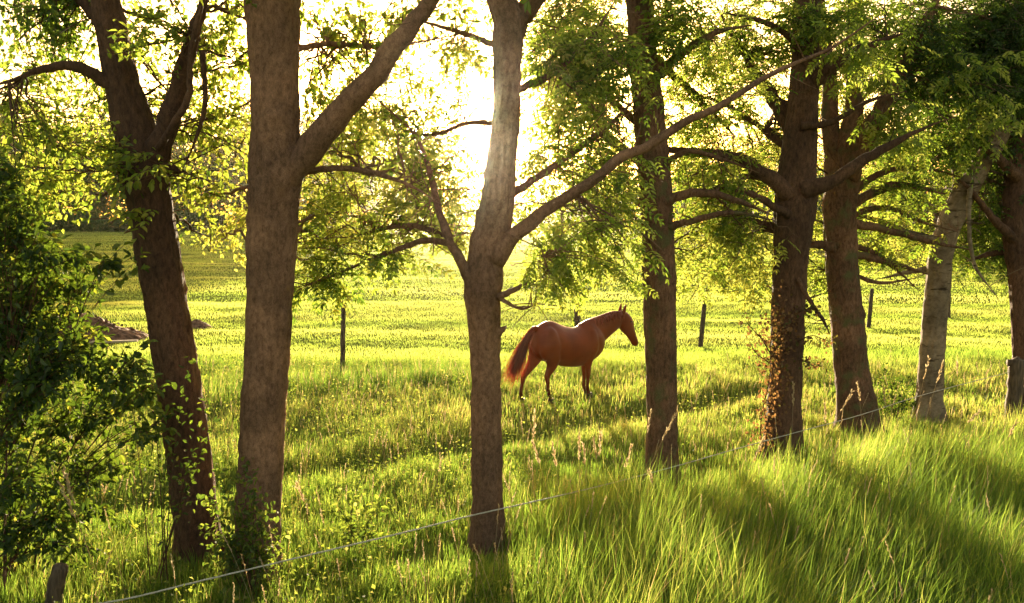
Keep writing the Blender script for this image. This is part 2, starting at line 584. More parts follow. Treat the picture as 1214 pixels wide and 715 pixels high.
# ------------------------------------------------------------------ row trees
class Tree:
    def __init__(s, name, d, label, bark, leaf, base_px):
        s.d, s.leaf, s.bark = d, leaf, bark
        s.root = empty(name, on_ground(base_px, d))
        tag(s.root, label, 'tree', 'trees in the row along the meadow')
        s.samples, s.Tw, s.Lf = [], Geo(), Geo()
        s.seed = random.random() * 50

    def pts(s, L):
        """pixel polyline (px, py, radius px, depth offset) -> points and radii in metres"""
        a, r = [], []
        for q in L:
            dd = s.d + (q[3] if len(q) > 3 else 0)
            a.append(P(q[0], q[1], dd))
            r.append(q[2] * dd / FPX)
        return np.array(a), np.array(r)

    def trunk(s, L, n=170, sides=46):
        a, r = s.pts(L)
        g0 = s.root.location
        base = a[0].copy()
        base[2] = g0[2] - 0.12
        s.root.location = (base[0], base[1], g0[2])
        low = a[0].copy()
        a = np.vstack([base[None], a]) if a[0][2] > base[2] + 0.05 else a
        if len(a) > len(r): r = np.concatenate([[r[0] * 1.12], r])
        c = catmull(np.column_stack([a, r]), n)
        z0 = g0[2]

        def flare(p, ang):
            h = np.clip((p[:, 2] - z0) / 0.55, 0, 1)[:, None]
            lob = 0.20 + 0.13 * np.cos(ang * 4 + s.seed)[None] + 0.08 * np.cos(ang * 7 + 2)[None]
            return 1 + (1 - h) ** 2 * lob
        g = Geo()
        tube(g, c[:, :3], c[:, 3], sides, 0.085, s.seed, True, flare, .034)
        obj('trunk', g.build('trunk', M[s.bark]), s.root)
        s.samples += [(q[:3], q[3]) for q in c[n // 3::3]]
        return c

    def limb(s, L, n=28, sides=12, leafy=True):
        a, r = s.pts(L)
        c = catmull(np.column_stack([a, r]), n)
        c[:, 3] *= np.interp(np.linspace(0, 1, n), [0, .6, 1], [1, 1, .35])
        c[:, 3] = np.maximum(c[:, 3], 0.004)
        c[1:-1, :3] += R.normal(0, 0.11, (n - 2, 3)) * c[1:-1, 3:4]
        c[:, 3] *= 1 + .12 * np.exp(-np.arange(n) / 1.3)
        for k in (R.integers(4, n - 4, 3) if n > 10 else ()): c[k, 3] *= R.uniform(1.05, 1.15)
        g = Geo()
        tube(g, c[:, :3], c[:, 3], sides, 0.14, s.seed + len(s.samples))
        obj('branch', g.build('branch', M[s.bark]), s.root)
        if n > 10:
            m_ = 9
            i = R.integers(5, n - 1, m_)
            b_ = c[i, :3]
            e_ = b_ + (norm(R.normal(0, 1, (m_, 3))) * [1, 1, .8] + [0, 0, .1]) * R.uniform(.2, .75, (m_, 1))
            mi = (b_ + e_) / 2 + R.normal(0, .05, (m_, 3))
            t = np.linspace(0, 1, 7)[None, :, None]
            twigs(s.Tw, (1 - t) ** 2 * b_[:, None] + 2 * t * (1 - t) * mi[:, None] + t * t * e_[:, None], np.linspace(.007, .0018, 7)[None] * np.ones((m_, 1)), 4)
        if leafy: s.samples += [(q[:3], q[3]) for q in c[3:]]
        return c

    def zone(s, px, py, rx, ry, n, dd=0.0, dr=None, bright=0.5, spread=0.25, size=1.0):  # bright: leaf tone by zone, painting in crown shade and backlit glow
        global SIMPLE
        SIMPLE = dd >= 1.0 or py < -20
        n = int(n * 1.15)
        rx, ry = rx * 1.4, ry * 1.3
        """a spray of branchlets, twigs and leaves grown from the nearest limb"""
        d = s.d + dd
        C = P(px, py, d)
        k = d / FPX
        rad = np.array([rx * k, dr if dr else 0.5 * (rx + ry) * k * 0.9, ry * k])
        S = np.array([q[0] for q in s.samples])
        SR = np.array([q[1] for q in s.samples])
        w_ = np.linalg.norm(S - C, axis=1)
        i = int(np.argmin(w_))
        A, ar = S[i], SR[i]
        Lm = np.linalg.norm(C - A)
        nb = 5
        subs = []
        for b in range(nb):
            E = C + R.normal(0, 0.6, 3) * rad
            mid = (A + E) / 2 + np.array([0, 0, 0.10 * Lm]) + R.normal(0, 0.06 * Lm, 3)
            t = np.linspace(0, 1, 12)[:, None]
            c = (1 - t) ** 2 * A + 2 * t * (1 - t) * mid + t * t * E
            c[1:] += R.normal(0, 0.012 * Lm + 0.004, (11, 3))
            r0 = min(ar * 0.5, 0.006 + 0.008 * Lm)
            rr = np.linspace(r0, 0.0045, 12)
            subs.append(c)
            twigs(s.Tw, c[None], rr[None], 6)
        Q = R.normal(0, 1, (n, 3))
        Q = norm(Q) * R.uniform(0, 1, (n, 1)) ** (1 / 2.4)
        Q = C + Q * rad
        st = np.array([subs[R.integers(nb)][R.integers(4, 12)] for _ in range(n)])
        # each twig starts on the nearest of three random points of the branchlets
        for _ in range(3):
            alt = np.array([subs[R.integers(nb)][R.integers(3, 12)] for _ in range(n)])
            better = np.linalg.norm(alt - Q, axis=1) < np.linalg.norm(st - Q, axis=1)
            st[better] = alt[better]
        ln = np.linalg.norm(Q - st, axis=1, keepdims=True)
        mid = (st + Q) / 2 + np.array([0, 0, 0.16]) * ln + R.normal(0, 0.07, (n, 3)) * ln
        t = np.linspace(0, 1, 7)[None, :, None]
        c = (1 - t) ** 2 * st[:, None] + 2 * t * (1 - t) * mid[:, None] + t * t * Q[:, None]
        rr = np.linspace(0.005, 0.0018, 7)[None] * np.ones((n, 1))
        twigs(s.Tw, c, rr, 4)
        tan = norm(Q - mid)
        if s.leaf == 'leaf_pinnate':
            m = 6
            tt = np.linspace(0.25, 1.0, m)
            for q, tq in enumerate(tt):
                p = ((1 - tq) ** 2 * st + 2 * tq * (1 - tq) * mid + tq * tq * Q)
                side = norm(np.cross(tan, R.normal(0, 0.4, (n, 3)) + np.array([0, 0, 1.0])))
                sg = 1 if q % 2 else -1
                dr_ = tan * (0.55 if q < m - 1 else 1.4) + side * sg * 0.8 + R.normal(0, 0.25, (n, 3)) + np.array([0, 0, -0.18])
                nn = np.array([0, 0, 1.0]) + R.normal(0, 0.45, (n, 3))
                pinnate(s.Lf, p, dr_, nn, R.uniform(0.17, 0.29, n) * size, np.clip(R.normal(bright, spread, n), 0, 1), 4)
        else:
            m = 13
            for q in range(m):
                tq = 0.2 + 0.8 * q / (m - 1)
                p = ((1 - tq) ** 2 * st + 2 * tq * (1 - tq) * mid + tq * tq * Q) + R.normal(0, 0.035, (n, 3))
                dr_ = tan * 0.4 + norm(R.normal(0, 1, (n, 3))) * 0.8 + np.array([0, 0, -0.35])
                nn = np.array([0, 0, 0.8]) + R.normal(0, 0.6, (n, 3))
                L_ = R.uniform(0.045, 0.085, n) * size
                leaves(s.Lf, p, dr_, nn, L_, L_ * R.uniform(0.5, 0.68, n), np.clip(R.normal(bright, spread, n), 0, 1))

    def zones(s, L):
        global SIMPLE
        for z in L: s.zone(*z[:5], **(z[5] if len(z) > 5 else {}))
        SIMPLE = False

    def top(s, px, w_px, n=9, tw=13):
        """the crown above the frame"""
        global SIMPLE
        for _ in range(n):
            s.zone(px + R.uniform(-1, 1) * w_px, R.uniform(-330, -60), 75, 60, tw, dd=R.uniform(-1.2, 1.4), size=1.4)
        SIMPLE = False

    def done(s):
        tag(obj('twigs', s.Tw.build('twigs', M[s.bark]), s.root), kind='stuff')
        tag(obj('crown', s.Lf.build('crown', M[s.leaf], False), s.root), kind='stuff')


def leaf_protos(kind, n=5):
    out = []
    for i in range(n):
        g = Geo()
        o = np.zeros((1, 3))
        if kind == 'leaf_pinnate':
            pinnate(g, o, np.array([[1.0, 0, 0]]), np.array([[0, 0, 1.0]]), 0.25, np.array([0.55 + 0.1 * i]), 5)
        else:
            leaves(g, o, np.array([[1.0, 0, 0]]), np.array([[0, 0, 1.0]]), 0.085, 0.052, np.array([0.45 + 0.12 * i]))
        out.append(g.build('leaf', M[kind], False))
    return out


PROTO = {}


def single_leaves(parent, pos, d, nrm, kind, scale=1.0):
    """leaves near enough to pick apart: objects sharing a few meshes"""
    if kind not in PROTO: PROTO[kind] = leaf_protos(kind)
    d = norm(d)
    s = norm(np.cross(nrm, d))
    n = np.cross(d, s)
    inv = -Vector(parent.location)
    for i in range(len(pos)):
        o = bpy.data.objects.new('leaf', PROTO[kind][i % 5])
        k = scale * random.uniform(0.8, 1.15)
        m = Matrix(((d[i][0], s[i][0], n[i][0], 0), (d[i][1], s[i][1], n[i][1], 0), (d[i][2], s[i][2], n[i][2], 0), (0, 0, 0, 1)))
        o.parent = parent
        o.matrix_basis = Matrix.Translation(Vector(pos[i]) + inv) @ m @ Matrix.Scale(k, 4)
        COL.objects.link(o)


def spray(tree, px, py, rx, ry, dd, n_tw, per, scale=1.0):
    """a twig spray in front of the crown whose leaves are single objects"""
    d = tree.d + dd
    C = P(px, py, d)
    k = d / FPX
    S = np.array([q[0] for q in tree.samples])
    A = S[int(np.argmin(np.linalg.norm(S - C, axis=1)))]
    pos, dirs, nr = [], [], []
    for _ in range(n_tw):
        E = C + R.uniform(-1, 1, 3) * np.array([rx * k, 0.25, ry * k])
        mid = A * 0.45 + E * 0.55 + np.array([0, 0, 0.16]) + R.normal(0, 0.05, 3)
        t = np.linspace(0, 1, 10)[:, None]
        c = (1 - t) ** 2 * A + 2 * t * (1 - t) * mid + t * t * E
        twigs(tree.Tw, c[None], np.linspace(0.007, 0.002, 10)[None], 5)
        tn = norm(E - mid)
        for q in range(per):
            tq = 0.55 + 0.45 * q / max(1, per - 1)
            p = (1 - tq) ** 2 * A + 2 * tq * (1 - tq) * mid + tq * tq * E
            sd = norm(np.cross(tn, np.array([0, 0, 1.0]) + R.normal(0, .3, 3))) * (1 if q % 2 else -1)
            pos.append(p)
            dirs.append(tn * (0.5 if q < per - 1 else 1.5) + sd * 0.8 + R.normal(0, 0.2, 3) + np.array([0, 0, -0.3]))
            nr.append(np.array([0, 0, 1.0]) + R.normal(0, 0.45, 3))
    single_leaves(tree.root, np.array(pos), np.array(dirs), np.array(nr), tree.leaf, scale)


B = dict
# first tree from the left: slim, leaning left
t1 = Tree('row_tree', 8.2, 'leaning forked tree at the left end of the row, beside the dark shrub', 'bark_dark', 'leaf_oval', 240)
t1.trunk([(240, 685, 30), (232, 610, 26), (218, 500, 25), (203, 400, 24), (187, 300, 24), (175, 225, 25), (163, 165, 24), (143, 90, 19), (128, 20, 16), (116, -60, 13), (100, -170, 8, .2), (92, -300, 3, .3)])
t1.limb([(178, 205, 16, -.02), (195, 160, 13, -.1), (212, 100, 10, -.15), (228, 45, 8, -.2), (244, -10, 7, -.25), (262, -110, 4, -.3)])
t1.limb([(152, 118, 10), (122, 95, 8, -.1), (85, 78, 6, -.2), (45, 84, 4, -.3), (12, 96, 3, -.4), (-40, 110, 2, -.45)])
t1.limb([(186, 178, 4, -.3), (222, 118, 4, -.4), (226, 60, 3, -.45), (240, 0, 3, -.5), (250, -60, 2, -.5)], leafy=False)
t1.limb([(240, 60, 3.5, -.2), (243, 120, 3, -.2), (234, 160, 2.2, -.2), (215, 205, 1.6, -.2)])
t1.limb([(135, 50, 7, .1), (100, 5, 6, .3), (50, -40, 4, .5), (-10, -60, 2.5, .7)])
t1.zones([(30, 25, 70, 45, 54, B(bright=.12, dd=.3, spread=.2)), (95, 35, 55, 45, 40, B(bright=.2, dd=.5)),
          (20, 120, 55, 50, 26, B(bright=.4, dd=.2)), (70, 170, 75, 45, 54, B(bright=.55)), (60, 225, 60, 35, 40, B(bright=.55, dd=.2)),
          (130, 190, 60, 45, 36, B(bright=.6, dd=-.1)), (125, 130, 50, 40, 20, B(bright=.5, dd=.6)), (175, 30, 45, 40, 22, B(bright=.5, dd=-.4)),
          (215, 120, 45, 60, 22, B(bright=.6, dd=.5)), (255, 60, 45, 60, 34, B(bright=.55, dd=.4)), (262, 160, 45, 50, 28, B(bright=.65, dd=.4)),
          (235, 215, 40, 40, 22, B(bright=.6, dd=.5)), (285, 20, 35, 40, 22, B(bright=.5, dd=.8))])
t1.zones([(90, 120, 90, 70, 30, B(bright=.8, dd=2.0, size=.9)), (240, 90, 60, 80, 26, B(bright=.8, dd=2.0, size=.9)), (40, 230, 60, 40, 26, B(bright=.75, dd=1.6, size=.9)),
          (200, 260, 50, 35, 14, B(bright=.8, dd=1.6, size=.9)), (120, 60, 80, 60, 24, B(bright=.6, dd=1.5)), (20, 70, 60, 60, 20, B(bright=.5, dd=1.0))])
t1.top(130, 170, 10)
spray(t1, 150, 200, 55, 40, -.6, 12, 7, 1.0)
spray(t1, 165, 270, 30, 25, -.5, 7, 6, 1.0)
spray(t1, 175, 30, 30, 30, -.6, 7, 6, .9)
spray(t1, 40, 190, 40, 30, -.7, 9, 7, 1.0)

# second: the thickest trunk, big limb to the upper right
t2 = Tree('row_tree', 7.85, 'thickest straight trunk in the row with a heavy limb rising to the right', 'bark_plain', 'leaf_oval', 303)
t2.trunk([(303, 700, 30), (305, 640, 27.5), (308, 560, 26), (314, 450, 25.5), (320, 350, 26.5), (323, 260, 28), (327, 205, 29.5), (327, 150, 27), (325, 90, 27.5), (323, 0, 30), (322, -80, 31), (310, -200, 22), (300, -340, 8)])
t2.limb([(322, 232, 17, 0), (336, 212, 19, -.02), (362, 184, 17.5, -.06), (395, 143, 15, -.1), (440, 92, 13, -.15), (480, 42, 12, -.2), (516, -8, 11, -.25), (570, -90, 8, -.3), (620, -200, 4, -.3)])
t2.limb([(340, 208, 5, .1), (370, 202, 4, .1), (410, 200, 3.6, .2), (455, 208, 3.0, .3), (490, 222, 2.4, .4), (520, 240, 1.5, .5)])
t2.limb([(318, -40, 14, .2), (380, -90, 10, .6), (450, -130, 6, 1)])
t2.limb([(345, 60, 4, .2), (390, 52, 3, .4), (460, 55, 2.4, .5), (550, 40, 1.5, .6)])
t2.zones([(385, 25, 40, 35, 15, B(bright=.6, dd=.6)), (425, 60, 45, 35, 10, B(bright=.6, dd=.5)), (390, 120, 35, 30, 11, B(bright=.65, dd=.5)),
          (470, 15, 40, 25, 12, B(bright=.6, dd=.6)), (415, 175, 45, 30, 16, B(bright=.65, dd=.9)), (480, 175, 35, 40, 14, B(bright=.6, dd=.9)), (535, 15, 35, 20, 8, B(bright=.6, dd=.6))])
t2.zones([(440, 180, 75, 40, 34, B(bright=1.0, dd=4.0, size=.9)), (510, 200, 50, 40, 26, B(bright=1.0, dd=4.2, size=.9)), (380, 175, 45, 40, 20, B(bright=1.0, dd=3.6, size=.9)), (470, 255, 80, 36, 16, B(bright=1.0, dd=3.8, size=.9)),
          (400, 90, 45, 38, 22, B(bright=.8, dd=1.6)), (500, 60, 45, 35, 16, B(bright=.8, dd=1.6)), (440, 30, 50, 30, 22, B(bright=.7, dd=1.2)), (550, 60, 30, 40, 8, B(bright=.8, dd=1.4)),
          (268, 275, 32, 38, 30, B(bright=.95, dd=2.2, size=.9)), (275, 200, 35, 50, 26, B(bright=.85, dd=2.0, size=.9)), (270, 110, 35, 60, 20, B(bright=.8, dd=1.8)),
          (410, 220, 55, 40, 14, B(bright=1.0, dd=2.4, size=.9)), (380, 280, 40, 40, 14, B(bright=.8, dd=2.0, size=.9)), (470, 205, 45, 35, 9, B(bright=.95, dd=2.6, size=.9))])
t2.top(350, 170, 8)

# third: straight trunk beside the sun, a long limb sweeping up to the right
t3 = Tree('row_tree', 8.55, 'straight grey brown trunk in front of the low sun, just left of the horse', 'bark_plain', 'leaf_pinnate', 578)
t3.trunk([(579, 668, 21), (578, 600, 18.5), (577, 500, 17.3), (575, 400, 17.6), (573, 345, 21.5), (577, 300, 21.5), (589, 245, 19.5), (595, 190, 17.2), (600, 130, 15.6), (601, 80, 16), (602, 25, 18), (585, -25, 14), (570, -100, 11), (556, -220, 7), (550, -340, 2)])
t3.limb([(606, 32, 14), (628, 8, 12, .05), (655, -35, 10, .1), (690, -120, 7, .3), (720, -260, 3, .4)])
t3.limb([(586, 305, 15, -.05), (608, 280, 9, -.1), (650, 248, 7.4, -.15), (700, 216, 6.6, -.2), (735, 187, 6.1, -.24), (770, 173, 5.8, -.25), (812, 144, 5.2, -.3), (850, 128, 4.9, -.3), (918, 86, 4.2, -.3), (985, 57, 3.2, -.3), (1040, 20, 2, -.3)])
t3.limb([(563, 340, 9, -.05), (549, 315, 6.5, -.08), (535, 288, 5.2, -.1), (520, 250, 4.4, .0), (510, 205, 3.6, .1), (492, 160, 2.8, .15), (440, 112, 2, .2)])
t3.limb([(536, 290, 4, -.05), (505, 285, 3.6, .1), (465, 298, 3, .2), (420, 316, 2.2, .25), (370, 338, 1.4, .3)])
t3.limb([(530, 280, 3.5, .1), (490, 268, 3, .4), (440, 275, 2.2, .6), (390, 300, 1.2, .8)])
t3.limb([(586, 398, 7, -.03), (595, 391, 4, -.05), (601, 386, 1.4, -.05)], n=6, leafy=False)
t3.limb([(590, 352, 4, -.1), (630, 334, 2.2, -.2), (648, 322, 1.5, -.25), (640, 290, 1, -.3)])
t3.limb([(590, 352, 3, -.1), (618, 366, 1.6, -.15), (640, 358, 1, -.2)], leafy=False)
t3.limb([(600, 150, 4, .1), (560, 145, 2.6, .3), (500, 160, 2, .5), (430, 130, 1.2, .7)])
t3.limb([(603, 60, 4, .1), (550, 40, 3, .3), (480, 20, 2, .5)])
t3.limb([(607, 230, 5, .2), (660, 195, 4, .6), (720, 150, 3, .9), (760, 110, 2, 1.1)])
t3.limb([(604, 110, 5, .1), (650, 90, 4, .3), (700, 45, 3, .6), (730, 0, 2, .8)])
t3.zones([(545, 45, 30, 40, 9, B(bright=.7, dd=.4)), (480, 120, 40, 28, 12, B(bright=.8, dd=.5)), (425, 140, 35, 28, 12, B(bright=.85, dd=.7)), (520, 165, 35, 25, 8, B(bright=.85, dd=.6)),
          (450, 215, 75, 36, 16, B(bright=.9, dd=.9)), (495, 262, 50, 32, 11, B(bright=.8, dd=.5)), (415, 262, 60, 32, 14, B(bright=.8, dd=.5)),
          (385, 318, 55, 24, 14, B(bright=.6, dd=.3)), (440, 300, 65, 22, 12, B(bright=.65, dd=.2)), (375, 225, 30, 45, 12, B(bright=.8, dd=.9)),
          (520, 215, 30, 40, 10, B(bright=.7, dd=.4)), (368, 340, 34, 12, 6, B(bright=.7, dd=.3)),
          (690, 270, 66, 38, 18, B(bright=.75, dd=.1)), (655, 302, 48, 26, 10, B(bright=.75, dd=0)), (728, 300, 40, 28, 10, B(bright=.75, dd=.1)),
          (660, 190, 45, 45, 14, B(bright=.7, dd=.6)), (700, 225, 50, 35, 13, B(bright=.7, dd=.5)), (735, 175, 45, 45, 14, B(bright=.65, dd=.7)),
          (660, 110, 45, 45, 20, B(bright=.6, dd=.5)), (650, 50, 45, 40, 20, B(bright=.55, dd=.4)), (710, 60, 45, 50, 26, B(bright=.5, dd=.6)),
          (540, 100, 40, 30, 3, B(bright=.6, dd=.4)), (500, 120, 30, 30, 3, B(bright=.6, dd=.4))])
t3.zones([(440, 235, 75, 40, 12, B(bright=.95, dd=2.6, size=.85)), (400, 285, 55, 30, 14, B(bright=.7, dd=1.8, size=.85)), (530, 235, 35, 40, 18, B(bright=.9, dd=1.8, size=.85)), (525, 190, 30, 30, 12, B(bright=.9, dd=2.4, size=.85)), (545, 285, 30, 25, 10, B(bright=.85, dd=1.6, size=.85)),
          (670, 150, 50, 60, 36, B(bright=.8, dd=2.4, size=.85)), (700, 90, 55, 60, 30, B(bright=.75, dd=2.2, size=.85)), (660, 230, 50, 36, 10, B(bright=.85, dd=2.4, size=.85)), (720, 225, 40, 45, 16, B(bright=.8, dd=2.0, size=.85)), (650, 30, 45, 40, 26, B(bright=.7, dd=2.0))])
t3.top(590, 190, 8)
spray(t3, 692, 298, 85, 42, -.5, 11, 6, .85)
spray(t3, 675, 345, 40, 10, -.4, 6, 6, .8)

# fourth
t4 = Tree('row_tree', 10.7, 'slim straight trunk just right of the horse, bare up to the branches', 'bark_brown', 'leaf_pinnate', 785)
t4.trunk([(785, 585, 20), (785, 540, 18.5), (784, 460, 18), (782, 380, 18.5), (781, 300, 18.5), (776, 220, 18), (770, 140, 17.5), (763, 70, 16), (758, 0, 15), (752, -80, 12), (748, -200, 8), (745, -330, 3)])
t4.limb([(770, 100, 7, .0), (740, 70, 6, .2), (700, 62, 4.4, .4), (650, 48, 3, .6), (610, 45, 2, .7)])
t4.limb([(770, 100, 7, -.1), (800, 70, 5.4, -.2), (845, 40, 4, -.3), (890, 30, 2.5, -.4)])
t4.limb([(782, 225, 6, .1), (760, 195, 5, .3), (720, 160, 4, .6), (670, 125, 3, .8)])
t4.limb([(784, 240, 6, -.1), (830, 228, 5, -.2), (880, 240, 3.4, -.3), (915, 255, 2, -.3)])
t4.limb([(782, 272, 4.5, -.1), (820, 262, 4, -.2), (870, 252, 3, -.3), (920, 262, 2, -.2)])
t4.limb([(764, 60, 6, .1), (820, 110, 4, .6), (870, 160, 2.6, .9)])
for L in ([(783, 260, 4, .2), (745, 235, 3, .5), (700, 230, 2, .8), (650, 240, 1.2, 1)], [(775, 160, 5, .2), (725, 120, 3.4, .5), (680, 80, 2.2, .8), (650, 20, 1.3, 1)], [(779, 200, 4, -.1), (815, 180, 3, -.2), (860, 190, 2, -.3), (900, 205, 1.2, -.4)]): t4.limb(L)
t4.zones([(700, 20, 55, 35, 26, B(bright=.5, dd=.6)), (680, 95, 50, 40, 24, B(bright=.55, dd=.8)), (735, 110, 30, 50, 14, B(bright=.5, dd=.4)),
          (820, 40, 48, 45, 26, B(bright=.65, dd=.2)), (860, 95, 48, 45, 22, B(bright=.65, dd=.3)), (820, 150, 44, 45, 20, B(bright=.7, dd=.5)),
          (845, 205, 52, 30, 20, B(bright=.7, dd=.3)), (870, 290, 48, 35, 18, B(bright=.85, dd=.4)), (830, 295, 38, 40, 14, B(bright=.8, dd=.5)), (740, 250, 40, 40, 12, B(bright=.6, dd=.7)), (845, 250, 40, 30, 22, B(bright=.65, dd=.4)), (790, 20, 40, 40, 18, B(bright=.5, dd=-.4))])
t4.zones([(690, 40, 55, 50, 34, B(bright=.7, dd=2.6, size=.85)), (830, 90, 60, 70, 28, B(bright=.75, dd=2.4, size=.85)), (840, 190, 60, 60, 28, B(bright=.85, dd=2.6, size=.85)), (730, 190, 40, 50, 26, B(bright=.8, dd=2.6, size=.85)), (840, 290, 60, 45, 24, B(bright=1.0, dd=2.0, size=.85)), (710, 270, 50, 40, 10, B(bright=.85, dd=2.0, size=.85))])
t4.top(770, 160, 8)
spray(t4, 800, 55, 35, 50, -.5, 9, 7, .9)

# fifth: dark, climbed by a reddish creeper
t5 = Tree('row_tree', 11.6, 'dark trunk climbed by a reddish creeper, fourth from the right edge of the row', 'bark_dark', 'leaf_pinnate', 928)
t5.trunk([(926, 556, 26), (928, 520, 23), (931, 450, 19), (934, 380, 18.5), (938, 310, 19.5), (942, 245, 23), (946, 200, 21), (952, 120, 17), (955, 60, 15), (956, 0, 14), (958, -80, 11), (962, -200, 7), (965, -330, 2.5)])
t5.limb([(938, 232, 11, -.1), (905, 205, 8, -.2), (870, 187, 6.5, -.3), (820, 180, 5, -.4), (765, 178, 4, -.5), (720, 190, 2.5, -.6)])
t5.limb([(948, 170, 12, .1), (925, 130, 9, .3), (900, 95, 7, .5), (880, 60, 5, .7), (850, 10, 3, .9)])
t5.limb([(950, 225, 12, -.15), (985, 215, 8, -.25), (1020, 192, 6.5, -.3), (1060, 170, 4.5, -.35), (1100, 150, 2.2, -.4), (1135, 138, 1.0, -.4)])
t5.limb([(935, 255, 5, -.2), (885, 228, 3.6, -.4), (830, 226, 3, -.6), (780, 235, 2, -.7)], leafy=False)
t5.limb([(955, 110, 9, -.1), (985, 80, 7, -.2), (1030, 55, 5.5, -.3), (1070, 40, 3.5, -.4)])
t5.limb([(935, 275, 5, .1), (880, 262, 4, .3), (830, 275, 3, .5), (780, 300, 2, .6)])
t5.limb([(945, 330, 3, -.2), (962, 360, 2.6, -.3), (976, 380, 2.2, -.35), (984, 397, 1.6, -.4)], leafy=False)
for L in ([(940, 240, 4, .2), (900, 275, 3, .5), (860, 280, 2.2, .7), (805, 262, 1.4, .9)], [(948, 190, 5, .3), (900, 150, 3.4, .6), (850, 120, 2.4, .8), (800, 110, 1.4, 1)], [(950, 150, 5, -.2), (985, 145, 3.6, -.3), (1030, 120, 2.6, -.4), (1075, 108, 1.6, -.4)],
          [(944, 225, 4, .2), (880, 210, 3, .6), (820, 245, 2.2, .9), (785, 290, 1.2, 1.1)], [(955, 60, 5, -.2), (915, 30, 3.4, -.3), (860, 15, 2.4, -.4)]): t5.limb(L)
t5.zones([(870, 45, 48, 45, 24, B(bright=.6, dd=.5)), (905, 110, 42, 45, 17, B(bright=.65, dd=.7)), (920, 30, 48, 40, 20, B(bright=.6, dd=.3)),
          (965, 25, 40, 35, 30, B(bright=.5, dd=-.3)), (850, 326, 55, 26, 18, B(bright=.95, dd=.9)), (890, 335, 34, 24, 12, B(bright=.95, dd=.9)), (880, 250, 40, 40, 26, B(bright=.7, dd=.6)), (900, 180, 42, 35, 15, B(bright=.7, dd=.6)),
          (1000, 120, 35, 45, 16, B(bright=.6, dd=2.8)), (975, 270, 25, 50, 12, B(bright=.7, dd=2.6)), (1035, 30, 45, 30, 26, B(bright=.55, dd=.2)), (830, 200, 45, 40, 24, B(bright=.6, dd=.8))])
t5.zones([(880, 80, 52, 60, 28, B(bright=.8, dd=2.6, size=.9)), (900, 20, 60, 40, 26, B(bright=.7, dd=1.6, size=.9)), (880, 295, 60, 50, 34, B(bright=1.0, dd=2.6, size=.85)), (960, 280, 40, 60, 36, B(bright=.85, dd=2.8, size=.85)), (890, 190, 50, 50, 36, B(bright=.85, dd=3.0, size=.85)), (1000, 60, 45, 60, 36, B(bright=.6, dd=2.0, size=.9)), (975, 180, 35, 60, 24, B(bright=.75, dd=3.0, size=.85))])
t5.top(950, 150, 8)
spray(t5, 1010, 65, 40, 40, -.9, 11, 8, 1.05)

# sixth
t6 = Tree('row_tree', 13.3, 'stout pale trunk that splits into three upright limbs, right of the creeper covered one', 'bark_brown', 'leaf_pinnate', 1016)
t6.trunk([(1018, 522, 27), (1016, 490, 23), (1009, 430, 20), (1003, 370, 18.5), (998, 300, 18), (996, 240, 19), (1004, 190, 17), (1012, 130, 10), (1013, 60, 9), (1014, 0, 8), (1016, -90, 6), (1018, -220, 3)])
t6.limb([(996, 225, 14, .0), (986, 170, 11, .1), (984, 110, 9, .2), (978, 50, 7, .3), (970, -30, 5, .4), (960, -150, 3, .5)])
t6.limb([(1002, 210, 14, -.1), (1030, 160, 12, -.15), (1055, 110, 10, -.2), (1082, 60, 8, -.25), (1110, 0, 6, -.3), (1140, -90, 4, -.3)])
t6.limb([(994, 296, 6, -.1), (965, 290, 4.5, -.2), (930, 296, 3, -.3)])
t6.limb([(1010, 265, 6, .0), (1050, 272, 4.5, .1), (1100, 286, 3.4, .2), (1150, 296, 2.2, .3)])
t6.limb([(1006, 300, 5, .1), (1050, 310, 4, .3), (1100, 325, 2.8, .5)])
t6.limb([(1004, 245, 6, .1), (1060, 220, 5, .3), (1120, 230, 3, .5)])
for L in ([(1008, 255, 4, .2), (1050, 246, 3, .4), (1090, 262, 2.2, .5), (1135, 275, 1.3, .6)], [(1006, 290, 4, .2), (1035, 300, 3, .4), (1065, 322, 2, .5), (1090, 345, 1.2, .6)], [(1002, 320, 3, .2), (1040, 335, 2.2, .3), (1085, 330, 1.4, .4)], [(1004, 235, 5, .1), (1045, 205, 3.5, .2), (1095, 200, 2.4, .3), (1140, 210, 1.3, .4)]): t6.limb(L)
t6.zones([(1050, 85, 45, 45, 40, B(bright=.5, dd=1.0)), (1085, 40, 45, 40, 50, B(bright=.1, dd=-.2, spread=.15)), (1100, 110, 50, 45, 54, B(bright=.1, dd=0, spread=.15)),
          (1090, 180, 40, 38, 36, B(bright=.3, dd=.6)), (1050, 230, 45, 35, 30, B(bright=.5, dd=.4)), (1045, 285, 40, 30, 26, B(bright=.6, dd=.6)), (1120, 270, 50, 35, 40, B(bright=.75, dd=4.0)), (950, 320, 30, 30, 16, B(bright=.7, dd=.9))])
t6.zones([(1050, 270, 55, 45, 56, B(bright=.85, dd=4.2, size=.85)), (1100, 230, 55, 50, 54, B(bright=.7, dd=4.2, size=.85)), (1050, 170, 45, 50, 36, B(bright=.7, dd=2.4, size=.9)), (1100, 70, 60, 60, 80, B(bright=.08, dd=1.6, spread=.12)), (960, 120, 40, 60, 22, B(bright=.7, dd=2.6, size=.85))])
t6.top(1030, 150, 8)
spray(t6, 1065, 110, 45, 50, -1.0, 12, 8, 1.15)
spray(t6, 1080, 175, 40, 26, -1.2, 8, 8, 1.15)

